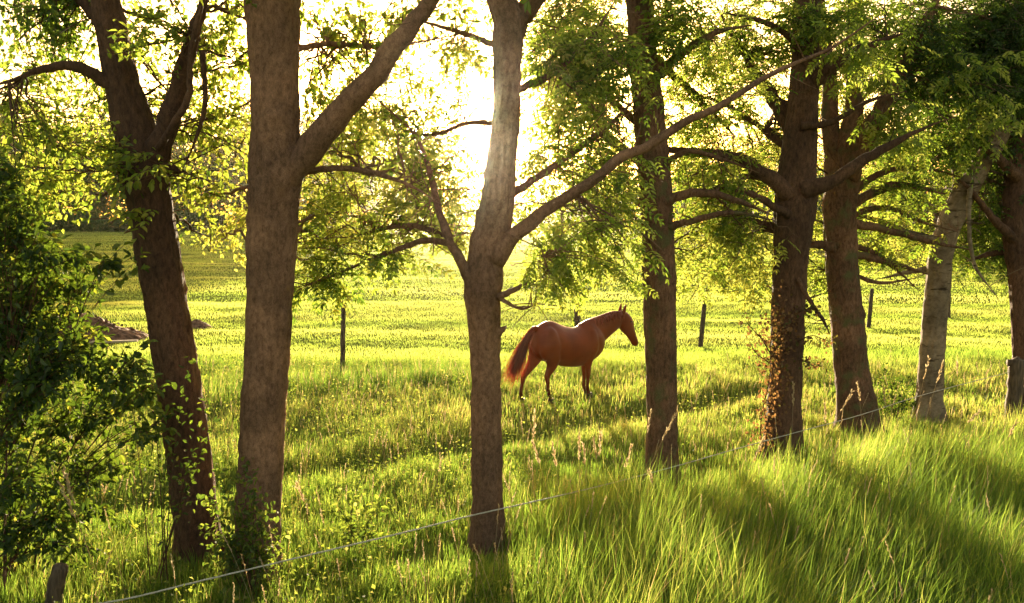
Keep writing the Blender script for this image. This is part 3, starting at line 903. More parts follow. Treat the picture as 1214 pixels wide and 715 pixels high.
# seventh: pale birch-like
t7 = Tree('row_tree', 14.5, 'pale grey trunk with dark cross marks, forking in a Y, second from the right edge', 'bark_pale', 'leaf_pinnate', 1102)
t7.trunk([(1101, 500, 17), (1102, 470, 15), (1106, 410, 14), (1111, 350, 13.5), (1116, 300, 13.5), (1126, 265, 13), (1144, 230, 11.5), (1165, 192, 10.5), (1190, 150, 9.5), (1200, 90, 8), (1210, 0, 7), (1220, -100, 5), (1230, -220, 2.5)])
t7.limb([(1119, 290, 9, .05), (1122, 255, 7.5, .1), (1135, 222, 5.5, .1), (1130, 170, 4, .2), (1120, 100, 3, .3)])
t7.limb([(1108, 285, 5, -.1), (1070, 274, 4, -.2), (1030, 258, 3, -.3), (1000, 262, 2, -.4)])
t7.limb([(1112, 318, 4, .1), (1080, 322, 3, .2), (1045, 330, 2, .3)])
t7.limb([(1150, 222, 3, -.2), (1149, 270, 2.4, -.5), (1156, 315, 2, -.6), (1182, 352, 1.3, -.7)], leafy=False)
t7.limb([(1180, 160, 6, -.2), (1150, 110, 5, -.4), (1120, 60, 3.5, -.5)])
t7.zones([(1150, 40, 55, 45, 90, B(bright=.08, dd=-.5, spread=.14)), (1190, 80, 45, 50, 90, B(bright=.06, dd=-.4, spread=.12)), (1150, 110, 50, 40, 80, B(bright=.08, dd=-.5, spread=.14)),  # low bright paints the shade of the dense crown into its leaves
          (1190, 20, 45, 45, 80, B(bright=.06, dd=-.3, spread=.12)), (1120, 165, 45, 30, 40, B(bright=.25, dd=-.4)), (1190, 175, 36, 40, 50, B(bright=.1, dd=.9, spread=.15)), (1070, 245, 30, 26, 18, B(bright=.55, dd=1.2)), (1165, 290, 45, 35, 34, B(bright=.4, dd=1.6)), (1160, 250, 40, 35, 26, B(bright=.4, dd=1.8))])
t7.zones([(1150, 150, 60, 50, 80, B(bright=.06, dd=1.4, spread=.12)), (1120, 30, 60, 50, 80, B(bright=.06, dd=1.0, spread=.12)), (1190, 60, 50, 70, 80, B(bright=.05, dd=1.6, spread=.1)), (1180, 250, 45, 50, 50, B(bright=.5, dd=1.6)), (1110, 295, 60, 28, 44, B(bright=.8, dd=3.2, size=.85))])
t7.top(1170, 130, 8)
spray(t7, 1160, 120, 45, 60, -2.0, 12, 8, 1.3)

# eighth: at the right edge
t8 = Tree('row_tree', 14.6, 'dark trunk cut by the right edge of the photo, behind the weathered post', 'bark_dark', 'leaf_pinnate', 1214)
t8.trunk([(1216, 500, 14), (1214, 440, 12.5), (1212, 380, 12), (1208, 320, 12), (1201, 270, 12), (1204, 220, 12), (1212, 150, 11), (1222, 60, 10), (1230, -60, 8), (1238, -200, 4)])
t8.limb([(1203, 285, 6, -.1), (1180, 262, 4.5, -.2), (1150, 225, 3, -.3), (1120, 200, 2, -.3)])
t8.limb([(1207, 210, 7, -.2), (1180, 185, 5, -.4), (1150, 165, 3, -.5)])
t8.limb([(1208, 300, 5, .1), (1180, 300, 3.5, .2), (1145, 310, 2, .3)])
t8.zones([(1190, 230, 40, 40, 40, B(bright=.25, dd=.2)), (1190, 150, 40, 50, 50, B(bright=.2, dd=.2)), (1195, 300, 35, 30, 26, B(bright=.35, dd=.5)), (1200, 50, 45, 60, 50, B(bright=.2, dd=.3)), (1250, 120, 50, 70, 30, B(bright=.2)), (1160, 305, 30, 18, 12, B(bright=.45, dd=2.2))])
t8.top(1230, 120, 6)
for t in (t1, t2, t3, t4, t5, t6, t7, t8): t.done()


# ------------------------------------------------------------------ dark shrub at the left
def shrub():
    d = 7.4
    r0 = empty('shrub', on_ground(0, d))
    tag(r0, 'dense dark leafy shrub filling the left edge, in front of the leaning tree', 'shrub')
    base = np.array(r0.location)
    Tw, Lf = Geo(), Geo()
    spots = [(10, 240, 45, 50, 26), (35, 320, 45, 45, 32), (10, 400, 50, 50, 44), (60, 430, 50, 50, 44), (20, 490, 60, 50, 44), (80, 490, 55, 45, 34), (105, 560, 40, 50, 20), (15, 590, 40, 45, 22),
             (-40, 330, 60, 90, 44), (-60, 480, 70, 90, 40), (135, 470, 40, 30, 18), (165, 500, 28, 30, 10), (60, 300, 40, 22, 12), (120, 310, 40, 18, 9), (90, 340, 24, 20, 7), (120, 610, 40, 40, 12), (0, 200, 30, 25, 12), (-60, 220, 50, 60, 24), (30, 560, 60, 50, 40), (-30, 600, 60, 60, 30), (60, 620, 50, 40, 22), (90, 410, 45, 45, 34), (30, 370, 60, 50, 44), (150, 430, 40, 25, 14), (20, 270, 45, 45, 30), (180, 455, 24, 20, 8), (190, 500, 20, 25, 8), (20, 640, 60, 30, 22), (90, 650, 40, 25, 12), (145, 550, 25, 35, 8)]
    lead = []
    for k, (px, py, rx, ry, n) in enumerate(spots):
        C = P(px, py, d + R.uniform(-.25, .4))
        s = base + np.array([R.uniform(-.7, .0), R.uniform(-.2, .4), -0.05])
        mid = (s + C) / 2 + np.array([R.uniform(-.15, .15), 0, 0.35])
        t = np.linspace(0, 1, 16)[:, None]
        c = (1 - t) ** 2 * s + 2 * t * (1 - t) * mid + t * t * C
        g = Geo()
        tube(g, c, np.linspace(0.010, 0.004, 16), 7, 0.1, k)
        obj('stem', g.build('stem', M['bark_dark']), r0)
        kpx = d / FPX
        n = int(n * (1.45 if py < 450 else .75))
        rad = np.array([rx * kpx * 1.25, 0.40, ry * kpx * 1.2])
        Q = C + norm(R.normal(0, 1, (n, 3))) * R.uniform(0, 1, (n, 1)) ** .4 * rad
        st = c[R.integers(9, 16, n)]
        ln = np.linalg.norm(Q - st, axis=1, keepdims=True)
        mid = (st + Q) / 2 + np.array([0, 0, .15]) * ln + R.normal(0, .06, (n, 3)) * ln
        t = np.linspace(0, 1, 7)[None, :, None]
        cc = (1 - t) ** 2 * st[:, None] + 2 * t * (1 - t) * mid[:, None] + t * t * Q[:, None]
        twigs(Tw, cc, np.linspace(.004, .0015, 7)[None] * np.ones((n, 1)), 4)
        tan = norm(Q - mid)
        for q in range(12):
            tq = .2 + .8 * q / 11
            p = (1 - tq) ** 2 * st + 2 * tq * (1 - tq) * mid + tq * tq * Q + R.normal(0, .02, (n, 3))
            dr_ = tan * .4 + norm(R.normal(0, 1, (n, 3))) * .75 + np.array([0, 0, -.4])
            L_ = R.uniform(.055, .105, n)
            leaves(Lf, p, dr_, np.array([0, 0, .7]) + R.normal(0, .6, (n, 3)), L_, L_ * .55, np.clip(R.normal(.4, .25, n), 0, 1))
        m = min(16, n)
        lead.append((Q[:m], tan[:m]))
    tag(obj('twigs', Tw.build('twigs', M['bark_dark']), r0), kind='stuff')
    tag(obj('foliage', Lf.build('foliage', M['leaf_shrub'], False), r0), kind='stuff')
    Qs = np.concatenate([a for a, b in lead])
    Ts = np.concatenate([b for a, b in lead])
    single_leaves(r0, Qs, Ts + np.array([0, 0, -.3]), np.array([0, 0, 1.0]) + R.normal(0, .6, Qs.shape), 'leaf_shrub', .9)


shrub()


# ------------------------------------------------------------------ low plants
def low_plant(name, label, cat, px, d, spots, leaf, lsize, nleaf=60, stem_r=.006, depth=.2, bright=.5, asp=.6):
    """stems arching from one root to the given picture spots, leaves along them"""
    r0 = empty(name, on_ground(px, d))
    tag(r0, label, cat)
    base = np.array(r0.location)
    Lf = Geo()
    for k, (sx, sy, rr) in enumerate(spots):
        C = P(sx, sy, d + R.uniform(-depth, depth))
        s = base + np.array([R.uniform(-.1, .1), R.uniform(-.06, .06), -0.03])
        mid = (s + C) / 2 + np.array([R.uniform(-.08, .08), 0, .18])
        t = np.linspace(0, 1, 14)[:, None]
        c = (1 - t) ** 2 * s + 2 * t * (1 - t) * mid + t * t * C
        g = Geo()
        tube(g, c, np.linspace(stem_r, .0015, 14), 6, .05, k)
        obj('stem', g.build('stem', M['bark_dark']), r0)
        i = R.integers(5, 14, nleaf)
        p = c[i] + norm(R.normal(0, 1, (nleaf, 3))) * R.uniform(0, 1, (nleaf, 1)) * rr * d / FPX
        dr_ = norm(R.normal(0, 1, (nleaf, 3))) + np.array([0, 0, -.1])
        L_ = R.uniform(.7, 1.2, nleaf) * lsize
        leaves(Lf, p, dr_, np.array([0, -.2, .8]) + R.normal(0, .5, (nleaf, 3)), L_, L_ * asp, np.clip(R.normal(bright, .25, nleaf), 0, 1))
    tag(obj('foliage', Lf.build('foliage', M[leaf], False), r0), kind='stuff')
    return r0


low_plant('bramble', 'leafy bramble growing up between the two leftmost trunks', 'bramble', 285, 7.35,
          [(262, 560, 22), (275, 600, 25), (300, 575, 22), (322, 600, 20), (285, 640, 28), (330, 640, 22), (262, 640, 20), (245, 590, 14), (290, 555, 24), (310, 620, 26), (250, 650, 24), (285, 670, 28), (320, 660, 22), (240, 625, 18)], 'weed', .055, 85, bright=.22)
low_plant('bramble', 'bramble shoots with dark leaves spreading right from the left shrub across the leaning trunk', 'bramble', 175, 7.5,
          [(200, 520, 24), (230, 545, 22), (180, 470, 26), (245, 475, 20), (255, 500, 18), (150, 440, 20), (225, 430, 12)], 'leaf_shrub', .055, 36, bright=.4)
low_plant('bramble', 'low dark bramble clump between the pale trunk and the stout one', 'bramble', 1062, 14.6,
          [(1045, 440, 16), (1060, 450, 18), (1080, 455, 16), (1040, 470, 18), (1070, 475, 20), (1088, 480, 12), (1055, 490, 18)], 'leaf_shrub', .07, 60, bright=.3)
low_plant('nettle', 'broad leaved weed clump standing in the grass left of the middle trunk', 'weed', 420, 8.4,
          [(395, 600, 18), (420, 590, 18), (445, 605, 18), (410, 625, 20), (440, 635, 20)], 'weed', .07, 34, bright=.35)
low_plant('nettle', 'dark weed tuft near the small soil heap, beside the leaning trunk', 'weed', 236, 11.0,
          [(232, 470, 10), (240, 440, 9), (250, 405, 6), (222, 480, 12)], 'weed', .06, 18, bright=.2)


def creeper():
    d = 11.6
    r0 = empty('creeper', on_ground(908, d - .2))
    tag(r0, 'reddish leafed creeper climbing the left side of the dark trunk', 'creeper')
    Lf = Geo()
    stem_px = [[(905, 545), (912, 490), (916, 440), (922, 390), (928, 340)], [(915, 550), (920, 480), (928, 420), (935, 370)], [(905, 550), (902, 500), (912, 450), (914, 400), (920, 370)],
               [(914, 420), (903, 402), (890, 388), (880, 374)], [(945, 405), (962, 398), (976, 402), (984, 405)], [(948, 425), (962, 432), (974, 430)], [(948, 370), (958, 366), (966, 368)], [(912, 430), (898, 420), (888, 405)]]
    for k, L in enumerate(stem_px):
        a = np.array([P(x, y, d - (.30 if i < len(L) else .3) + .04 * R.normal()) for i, (x, y) in enumerate(L)])
        c = catmull(a, 20)
        g = Geo()
        tube(g, c, np.linspace(.010, .003, 20), 6, .1, k)
        obj('stem', g.build('stem', M['bark_dark']), r0)
        n = 200 if k < 3 else 46
        p = c[R.integers(2, 20, n)] + R.normal(0, 1, (n, 3)) * np.array([.085 if k < 3 else .05, .05, .05])
        dr_ = R.normal(0, 1, (n, 3)) + np.array([0, -.4, -.5])
        L_ = R.uniform(.035, .065, n)
        leaves(Lf, p, dr_, np.array([0, -.8, .4]) + R.normal(0, .5, (n, 3)), L_, L_ * .75, np.clip(R.normal(.55 if k < 3 else .25, .25, n), 0, 1))
    tag(obj('foliage', Lf.build('foliage', M['leaf_ivy'], False), r0), kind='stuff')


creeper()


# ------------------------------------------------------------------ fence posts, rope, stake
def post(name, label, px, py0, py1, d, rpx, mat, lean=0.0, cat='post', group=None, square=False):
    a = on_ground(px, d)
    top = P(px + lean, py0, d)
    r0 = empty(name, a)
    tag(r0, label, cat, group)
    a = a - np.array([0, 0, .15])
    r = rpx * d / FPX
    n = 14
    t = np.linspace(0, 1, n)[:, None]
    c = a * (1 - t) + top * t
    c[1:-1] += R.normal(0, r * .05, (n - 2, 3))
    g = Geo()
    tube(g, c, np.full(n, r) * np.linspace(1.08, .94, n), 10 if not square else 12, .12, px)
    obj('shaft', g.build('shaft', M[mat]), r0)
    return r0, c, r


def insulator(parent, p):
    g = Geo()
    q = p + np.array([0, 0, .012])
    tube(g, np.array([p + [0, 0, -.02], p, q, q + [0, 0, .012]]), [.010, .016, .016, .008], 8)
    obj('insulator', g.build('insulator', M['metal']), parent)


FG = 'fence posts across the meadow'
for (px, y0, d, rp, lab, lean) in [
        (405, 358, 18.2, 3.0, 'dark fence post standing alone between the thick trunk and the middle trunk', 2),
        (684, 360, 19.6, 3.6, 'fence post right behind the back of the horse', 0),
        (830, 353, 22.6, 2.8, 'slanting dark fence post between the fourth trunk and the creeper covered trunk', 6),
        (1029, 343, 26.5, 2.4, 'thin fence post right of the stout three limbed trunk', 5),
        (1123, 338, 30.0, 2.4, 'thin fence post just behind the pale marked trunk', 2)]:
    r0, c, r = post('fence_post', lab, px, y0, 0, d, rp, 'post', lean, 'fence post', FG)
    for f in (.45, .85):
        k = int(f * 13)
        insulator(r0, c[k] + np.array([0, -r - .014, 0]))

rp_, rc, rr_ = post('corner_post', 'thick weathered brown post at the right edge, in front of the last trunk', 1206, 428, 0, 13.9, 9, 'post', 0, 'post')
g = Geo()
zt = rc[-1][2]
tube(g, np.array([[rc[-1][0] - .15, rc[-1][1], zt - .03], [rc[-1][0] + .28, rc[-1][1] - .02, zt - .02]]), [.055, .05], 8, .1, 4)
obj('cross_piece', g.build('cross_piece', M['post']), rp_)
st, sc, sr = post('wooden_stake', 'short dark wooden stake leaning in the weeds at the bottom left corner', 38, 672, 0, 6.9, 10, 'post', 33, 'stake')

rope_px = [(58, 722, 6.75), (140, 712, 6.75), (245, 687, 7.0), (400, 650, 7.4), (480, 631, 7.75), (560, 611, 8.1), (640, 593, 8.6), (720, 574, 9.2), (800, 553, 9.9), (870, 533, 10.5), (950, 511, 11.2), (1020, 492, 11.9), (1095, 468, 12.9), (1197, 441, 13.75)]
a = np.array([P(*q) for q in rope_px])
c = catmull(a, 120)
g = Geo()
for ph in (0, 2.1, 4.2):
    ang = np.arange(120) * 1.1 + ph
    off = np.stack([np.zeros(120), np.cos(ang), np.sin(ang)], -1) * .0036
    tube(g, c + off, np.linspace(.0054, .0022, 120), 5)
tag(obj('fence_rope', g.build('fence_rope', M['rope'])), 'pale twisted fence rope strung low in front of the tree trunks', 'rope')


# ------------------------------------------------------------------ soil heaps and plank
def heap(label, px, d, w, dep, h, n=46):
    b = on_ground(px, d)
    V, Q = [], []
    for i in range(n):
        for j in range(n):
            u, v = i / (n - 1) * 2 - 1, j / (n - 1) * 2 - 1
            rr = math.sqrt(u * u + v * v)
            x, y = b[0] + u * w / 2, b[1] + v * dep / 2
            z = gz(x, y) - .05
            k = max(0, 1 - rr) ** .8
            z += h * k * (1 + .35 * fbm(x, y, 1.3, 2)) + k ** .3 * .16 * h * fbm(x, y, 5, 3) * (rr < 1)
            V.append((x, y, z))
    i, j = np.meshgrid(np.arange(n - 1), np.arange(n - 1), indexing='ij')
    Q = np.stack([i * n + j, (i + 1) * n + j, (i + 1) * n + j + 1, i * n + j + 1], -1).reshape(-1, 4)
    r0 = empty('soil_heap', b)
    tag(r0, label, 'soil heap')
    obj('soil', mesh('soil', V, Q, None, M['soil']), r0)
    gl = Geo()
    for _ in range(90):
        u, v = R.normal(0, .33, 2)
        x, y = b[0] + u * w / 2, b[1] + v * dep / 2
        rr = math.hypot(u, v)
        z = gz(x, y) - .05 + h * max(0, 1 - rr) ** .8
        s = R.uniform(.03, .09) * (1 if h > .4 else .5)
        ico = norm(np.array([[1, 0, 0], [-1, 0, 0], [0, 1, 0], [0, -1, 0], [0, 0, 1], [0, 0, -1]]) + R.normal(0, .3, (6, 3))) * s * R.uniform(.7, 1.2, (6, 1))
        gl.add(ico + [x, y, z + s * .3], None, [[0, 2, 4], [2, 1, 4], [1, 3, 4], [3, 0, 4], [2, 0, 5], [1, 2, 5], [3, 1, 5], [0, 3, 5]])
    tag(obj('clods', gl.build('clods', M['soil'], False), r0), kind='stuff')


heap('large heap of brown soil in the meadow left of the leaning trunk', 85, 24.2, 4.4, 2.6, .75)
heap('small low heap of dark soil seen just right of the leaning trunk', 234, 26.5, 1.0, 1.0, .26)
pa, pb = P(88, 401, 22.7), P(163, 400, 22.9)
pa[2], pb[2] = gz(pa[0], pa[1]) + .12, gz(pb[0], pb[1]) + .12
ax = norm(pb - pa)
sd = norm(np.cross(ax, [0, 0, 1.0]))
up = np.cross(sd, ax)
V = [e + sd * a_ * .07 + up * b_ * .022 for e in (pa, pb) for a_, b_ in ((-1, -1), (1, -1), (1, 1), (-1, 1))]
tag(obj('plank', mesh('plank', V, [[0, 1, 2, 3], [7, 6, 5, 4], [0, 4, 5, 1], [1, 5, 6, 2], [2, 6, 7, 3], [3, 7, 4, 0]], None, M['plank'], smooth=False)),
    'pale plank lying at the foot of the large soil heap', 'plank')


# ------------------------------------------------------------------ horse
def horse():
    th = math.radians(35)
    o = P(675, 400, 15.95)
    o[2] = gz(o[0], o[1]) + .0
    fw, lf = np.array([math.cos(th), math.sin(th), 0]), np.array([-math.sin(th), math.cos(th), 0])

    def W(p):
        p = np.asarray(p, float).reshape(-1, 3)
        return o + p[:, 0:1] * fw + p[:, 1:2] * lf + p[:, 2:3] * np.array([0, 0, 1.0])
    root = empty('horse', o)
    tag(root, 'chestnut horse standing in the grass between the middle trunks, tail towards the camera', 'horse')
    g = Geo()
    ns = 26
    ang = np.arange(ns) / ns * 2 * math.pi

    def loft(rings):
        n = len(rings)
        V = np.concatenate(rings)
        i = np.arange(n - 1)[:, None] * ns
        j = np.arange(ns)[None, :]
        jn = (j + 1) % ns
        Q = np.stack([i + j, i + jn, i + ns + jn, i + ns + j], -1).reshape(-1, 4)
        V = np.vstack([V, rings[0].mean(0), rings[-1].mean(0)])
        jj = np.arange(ns)
        e = (n - 1) * ns
        T = np.concatenate([np.stack([(jj + 1) % ns, jj, np.full(ns, len(V) - 2)], -1), np.stack([e + jj, e + (jj + 1) % ns, np.full(ns, len(V) - 1)], -1)])
        g.add(W(V), Q, T)

    # trunk of the body: x, top, bottom, half width
    S = catmull([(-.80, 1.20, .98, .09), (-.76, 1.32, .86, .17), (-.68, 1.39, .78, .225), (-.54, 1.45, .72, .265), (-.38, 1.445, .67, .275), (-.15, 1.35, .60, .275), (.08, 1.30, .57, .28), (.28, 1.34, .57, .265), (.44, 1.42, .62, .235), (.58, 1.37, .67, .215), (.70, 1.26, .74, .16), (.79, 1.12, .84, .08)], 34)
    rings = []
    for x, zt, zb, hw in S:
        c, h = (zt + zb) / 2, (zt - zb) / 2
        ca, sa = np.cos(ang), np.sin(ang)
        narrow = 1 - .25 * np.clip(sa, 0, 1) ** 2 - .12 * np.clip(-sa, 0, 1) ** 2
        rings.append(np.stack([np.full(ns, x), hw * ca * narrow, c + h * sa], -1))
    loft(rings)

    def path(pts, n=22, cw=1.0):
        """pts: x, y, z, in-plane radius, sideways radius"""
        C = catmull(pts, n)
        t = norm(np.gradient(C[:, :3], axis=0))
        y = np.array([0, 1.0, 0])
        rings = []
        for k in range(n):
            u = norm(np.cross(t[k], y))
            v = np.cross(u, t[k])
            rings.append(C[k, :3] + C[k, 3] * np.cos(ang)[:, None] * u + C[k, 4] * np.sin(ang)[:, None] * v)
        loft(rings)
    # neck and head
    path([(.36, 0, 1.06, .32, .17), (.56, 0, 1.15, .30, .15), (.76, 0, 1.235, .255, .120), (.95, 0, 1.31, .220, .096), (1.12, 0, 1.37, .185, .084), (1.27, 0, 1.41, .12, .07)])
    path([(1.23, 0, 1.49, .05, .05), (1.285, 0, 1.44, .115, .084), (1.345, 0, 1.33, .165, .100), (1.41, 0, 1.22, .160, .094), (1.49, 0, 1.10, .115, .072), (1.56, 0, .985, .090, .060), (1.605, 0, .91, .085, .062), (1.63, 0, .86, .066, .052), (1.64, 0, .83, .03, .03)], 30)
    # legs
    def leg(y, P_):
        path([(x, y + dy, z, a, b) for x, dy, z, a, b in P_], 30)
    leg(-.14, [(-.56, .03, 1.36, .05, .05), (-.56, .01, 1.26, .15, .13), (-.55, -.01, 1.02, .235, .165), (-.50, 0, .84, .195, .115), (-.50, 0, .68, .115, .078), (-.575, .01, .54, .070, .050), (-.60, .01, .47, .060, .044), (-.585, .01, .34, .036, .033), (-.575, .01, .20, .040, .037), (-.54, .01, .11, .034, .033), (-.525, .01, .05, .052, .05), (-.52, .01, .0, .060, .056)])
    leg(.14, [(-.58, -.03, 1.36, .05, .05), (-.58, -.01, 1.26, .15, .13), (-.60, .01, 1.02, .225, .16), (-.64, 0, .86, .175, .11), (-.74, 0, .69, .105, .075), (-.88, .0, .53, .066, .048), (-.925, 0, .46, .058, .043), (-.955, 0, .33, .036, .033), (-.985, 0, .19, .040, .037), (-.965, 0, .10, .034, .033), (-.95, 0, .04, .050, .05), (-.945, 0, -.01, .058, .056)])
    leg(-.125, [(.43, .05, 1.30, .04, .04), (.42, .02, 1.18, .12, .12), (.40, .0, .95, .165, .145), (.36, .0, .74, .115, .080), (.35, .005, .60, .072, .056), (.35, .005, .45, .052, .046), (.345, .005, .40, .048, .044), (.34, .005, .30, .034, .032), (.335, .005, .17, .038, .036), (.36, .005, .10, .033, .032), (.375, .005, .04, .05, .05), (.38, .005, -.01, .056, .055)])
    leg(.125, [(.44, -.05, 1.30, .04, .04), (.44, -.02, 1.18, .12, .12), (.45, .0, .95, .165, .145), (.45, .0, .74, .115, .080), (.455, 0, .60, .072, .056), (.46, 0, .45, .052, .046), (.46, 0, .40, .048, .044), (.455, 0, .30, .034, .032), (.45, 0, .17, .038, .036), (.475, 0, .10, .033, .032), (.49, 0, .04, .05, .05), (.495, 0, -.01, .056, .055)])
    # ears, brow, dock
    for y, l in ((-.055, .02), (.055, .0)):
        path([(1.265, y, 1.48, .042, .028), (1.275, y * 1.1, 1.55, .044, .024), (1.30, y * 1.25, 1.62, .032, .018), (1.32, y * 1.3, 1.68, .010, .010)], 10)
    path([(-.74, 0, 1.33, .06, .06), (-.82, 0, 1.33, .05, .05), (-.90, 0, 1.24, .035, .035)], 8)
    tmp = bpy.data.objects.new('body', g.build('body', None))
    COL.objects.link(tmp)
    mod = tmp.modifiers.new('remesh', 'REMESH')
    mod.mode = 'VOXEL'
    mod.voxel_size = .0145
    mod.use_smooth_shade = True
    sm = tmp.modifiers.new('smooth', 'SMOOTH')
    sm.factor = .5
    sm.iterations = 12
    dg = bpy.context.evaluated_depsgraph_get()
    me = bpy.data.meshes.new_from_object(tmp.evaluated_get(dg))
    bpy.data.objects.remove(tmp)
    me.name = 'body'
    # coat
    m, nt, out = new_mat('chestnut_coat')
    tc = nt.nodes.new('ShaderNodeTexCoord')
    n1 = nt.nodes.new('ShaderNodeTexNoise')
    n1.inputs['Scale'].default_value = 3.5
    n1.inputs['Detail'].default_value = 6
    nt.links.new(tc.outputs['Object'], n1.inputs['Vector'])
    rp = ramp(nt, [(.3, (.165, .026, .006)), (.7, (.26, .047, .010))])
    nt.links.new(n1.outputs['Fac'], rp.inputs[0])
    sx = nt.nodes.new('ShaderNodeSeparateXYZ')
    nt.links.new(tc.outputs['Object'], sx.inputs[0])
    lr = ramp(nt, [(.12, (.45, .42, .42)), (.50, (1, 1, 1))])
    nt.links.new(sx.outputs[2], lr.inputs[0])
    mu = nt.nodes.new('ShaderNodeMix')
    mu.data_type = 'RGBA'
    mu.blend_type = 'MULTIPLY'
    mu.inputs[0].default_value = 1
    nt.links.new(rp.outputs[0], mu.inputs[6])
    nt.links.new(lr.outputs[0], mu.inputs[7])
    bs = nt.nodes.new('ShaderNodeBsdfPrincipled')
    bs.inputs['Roughness'].default_value = .46
    bs.inputs['Specular IOR Level'].default_value = .28
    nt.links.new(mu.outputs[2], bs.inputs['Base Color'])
    n2 = nt.nodes.new('ShaderNodeTexNoise')
    n2.inputs['Scale'].default_value = 90
    nt.links.new(tc.outputs['Object'], n2.inputs['Vector'])
    bp = nt.nodes.new('ShaderNodeBump')
    bp.inputs['Strength'].default_value = .08
    bp.inputs['Distance'].default_value = .01
    nt.links.new(n2.outputs['Fac'], bp.inputs['Height'])
    nt.links.new(bp.outputs[0], bs.inputs['Normal'])
    nt.links.new(bs.outputs[0], out.inputs['Surface'])
    me.materials.clear()
    me.materials.append(m)
    obj('body', me, root)
    hair = leaf_mat('horse_hair', [(0, (.15, .025, .008)), (1, (.38, .070, .020))], [(0, (.62, .09, .03)), (1, (.88, .20, .06))], .62, .08, .4)

    def strands(name, starts, mids, ends, w_, K=9):
        n = len(starts)
        t = np.linspace(0, 1, K)[None, :, None]
        c = (1 - t) ** 2 * starts[:, None] + 2 * t * (1 - t) * mids[:, None] + t * t * ends[:, None]
        rr = w_ * (1 - .85 * np.linspace(0, 1, K) ** 2)[None] * np.ones((n, 1))
        gg = Geo()
        twigs(gg, W(c.reshape(-1, 3)).reshape(n, K, 3), rr, 3)
        gg.A = [np.repeat(R.uniform(0, 1, n), K * 3)]
        tag(obj(name, gg.build(name, hair), root), kind='stuff')
    n = 800
    u = R.uniform(0, 1, n)[:, None]
    st = np.array([[-.83, 0, 1.335]]) * (1 - u) + np.array([[-.90, 0, 1.20]]) * u + R.normal(0, .018, (n, 3))
    le = R.uniform(.55, 1.0, n)[:, None]
    en = st + np.array([[-.40, .05, -.84]]) * le + R.normal(0, 1, (n, 3)) * np.array([.105, .07, .06])
    mi = st + np.array([[-.23, .01, -.24]]) * le + R.normal(0, .03, (n, 3))
    strands('tail', st, mi, en, .0050)
    n = 260
    u = R.uniform(0, 1, n)
    cx = np.interp(u, [0, .3, .6, .85, 1], [.50, .70, .90, 1.10, 1.26])
    cz = np.interp(u, [0, .3, .6, .85, 1], [1.41, 1.455, 1.505, 1.535, 1.53])
    st = np.stack([cx, R.normal(0, .012, n), cz - .01], -1)
    en = st + np.stack([R.normal(-.03, .03, n), -.10 + R.normal(0, .02, n), -R.uniform(.07, .17, n)], -1)
    mi = st + np.stack([R.normal(0, .01, n), np.full(n, -.05), R.uniform(.0, .03, n)], -1)
    strands('mane', st, mi, en, .0050, 6)
    em = plain_mat('horse_eye', (.01, .006, .004), (.02, .012, .008), 20, rough=.1, bump=0, spec=.6)
    hm = plain_mat('hoof_horn', (.04, .03, .022), (.09, .065, .045), 14, rough=.5)
    for y in (-.088, .088):
        bm = bmesh.new()
        bmesh.ops.create_uvsphere(bm, u_segments=12, v_segments=8, radius=.02)
        e = bpy.data.meshes.new('eye')
        c = W([(1.425, y * 1.05, 1.32)])[0]
        for v in bm.verts: v.co += Vector(c)
        bm.to_mesh(e)
        bm.free()
        e.materials.append(em)
        obj('eye', e, root)
    for x, y in ((-.515, -.13), (-.94, .14), (.385, -.12), (.50, .125)):
        gg = Geo()
        tube(gg, W([(x - .005, y, .075), (x, y, .05), (x + .006, y, .0), (x + .01, y, -.035)]), [.050, .057, .064, .066], 14)
        obj('hoof', gg.build('hoof', hm), root)


horse()


# ------------------------------------------------------------------ far trees and woods
def far_tree_mesh(H, Wd, n, seed, leafs=.32, low=.12):
    global SIMPLE
    SIMPLE = True
    r = np.random.default_rng(seed)
    nl = 11
    lob = np.column_stack([r.normal(0, Wd * .24, nl), r.normal(0, Wd * .24, nl), r.uniform(H * (low + .12), H * .86, nl)])
    lr = r.uniform(.16, .30, nl) * Wd * (1.1 - .45 * (lob[:, 2] / H))
    nc = n // 14
    k = r.integers(0, nl, nc)
    dirv = norm(r.normal(0, 1, (nc, 3)))
    cl = lob[k] + dirv * (lr[k] * r.uniform(.35, 1.05, nc))[:, None]
    cl[:, 2] = np.maximum(cl[:, 2], H * low)
    i = np.repeat(np.arange(nc), 14)
    p = cl[i] + r.normal(0, .33, (len(i), 3))
    g = Geo()
    L_ = r.uniform(.7, 1.3, len(i)) * leafs
    leaves(g, p, r.normal(0, 1, (len(i), 3)) + [0, 0, -.3], r.normal(0, 1, (len(i), 3)) + [0, 0, .5], L_, L_ * .6, np.clip(r.normal(.5, .2, nc)[i] + r.normal(0, .15, len(i)), 0, 1))
    crown = g.build('crown', M['leaf_far'], False)
    SIMPLE = False
    g = Geo()
    z = np.linspace(-.3, H * .75, 14)
    tr = np.column_stack([np.cumsum(r.normal(0, .06, 14)), np.cumsum(r.normal(0, .06, 14)), z])
    tube(g, tr, np.linspace(.030 * H, .006 * H, 14), 9, .1, seed)
    for q in range(nl):
        s = tr[min(12, 3 + q)]
        t = np.linspace(0, 1, 8)[:, None]
        tube(g, s + (lob[q] - s) * t + np.array([0, 0, .4]) * np.sin(t * 3), np.linspace(.012 * H, .003 * H, 8), 6)
    return g.build('trunk', M['bark_far']), crown


FT = [far_tree_mesh(20, 15, 9000, 1), far_tree_mesh(20, 12, 8000, 2), far_tree_mesh(20, 17, 9500, 3, .34, .06), far_tree_mesh(12, 11, 7000, 4, .24, .05), far_tree_mesh(12, 9, 6500, 5, .24, .10)]


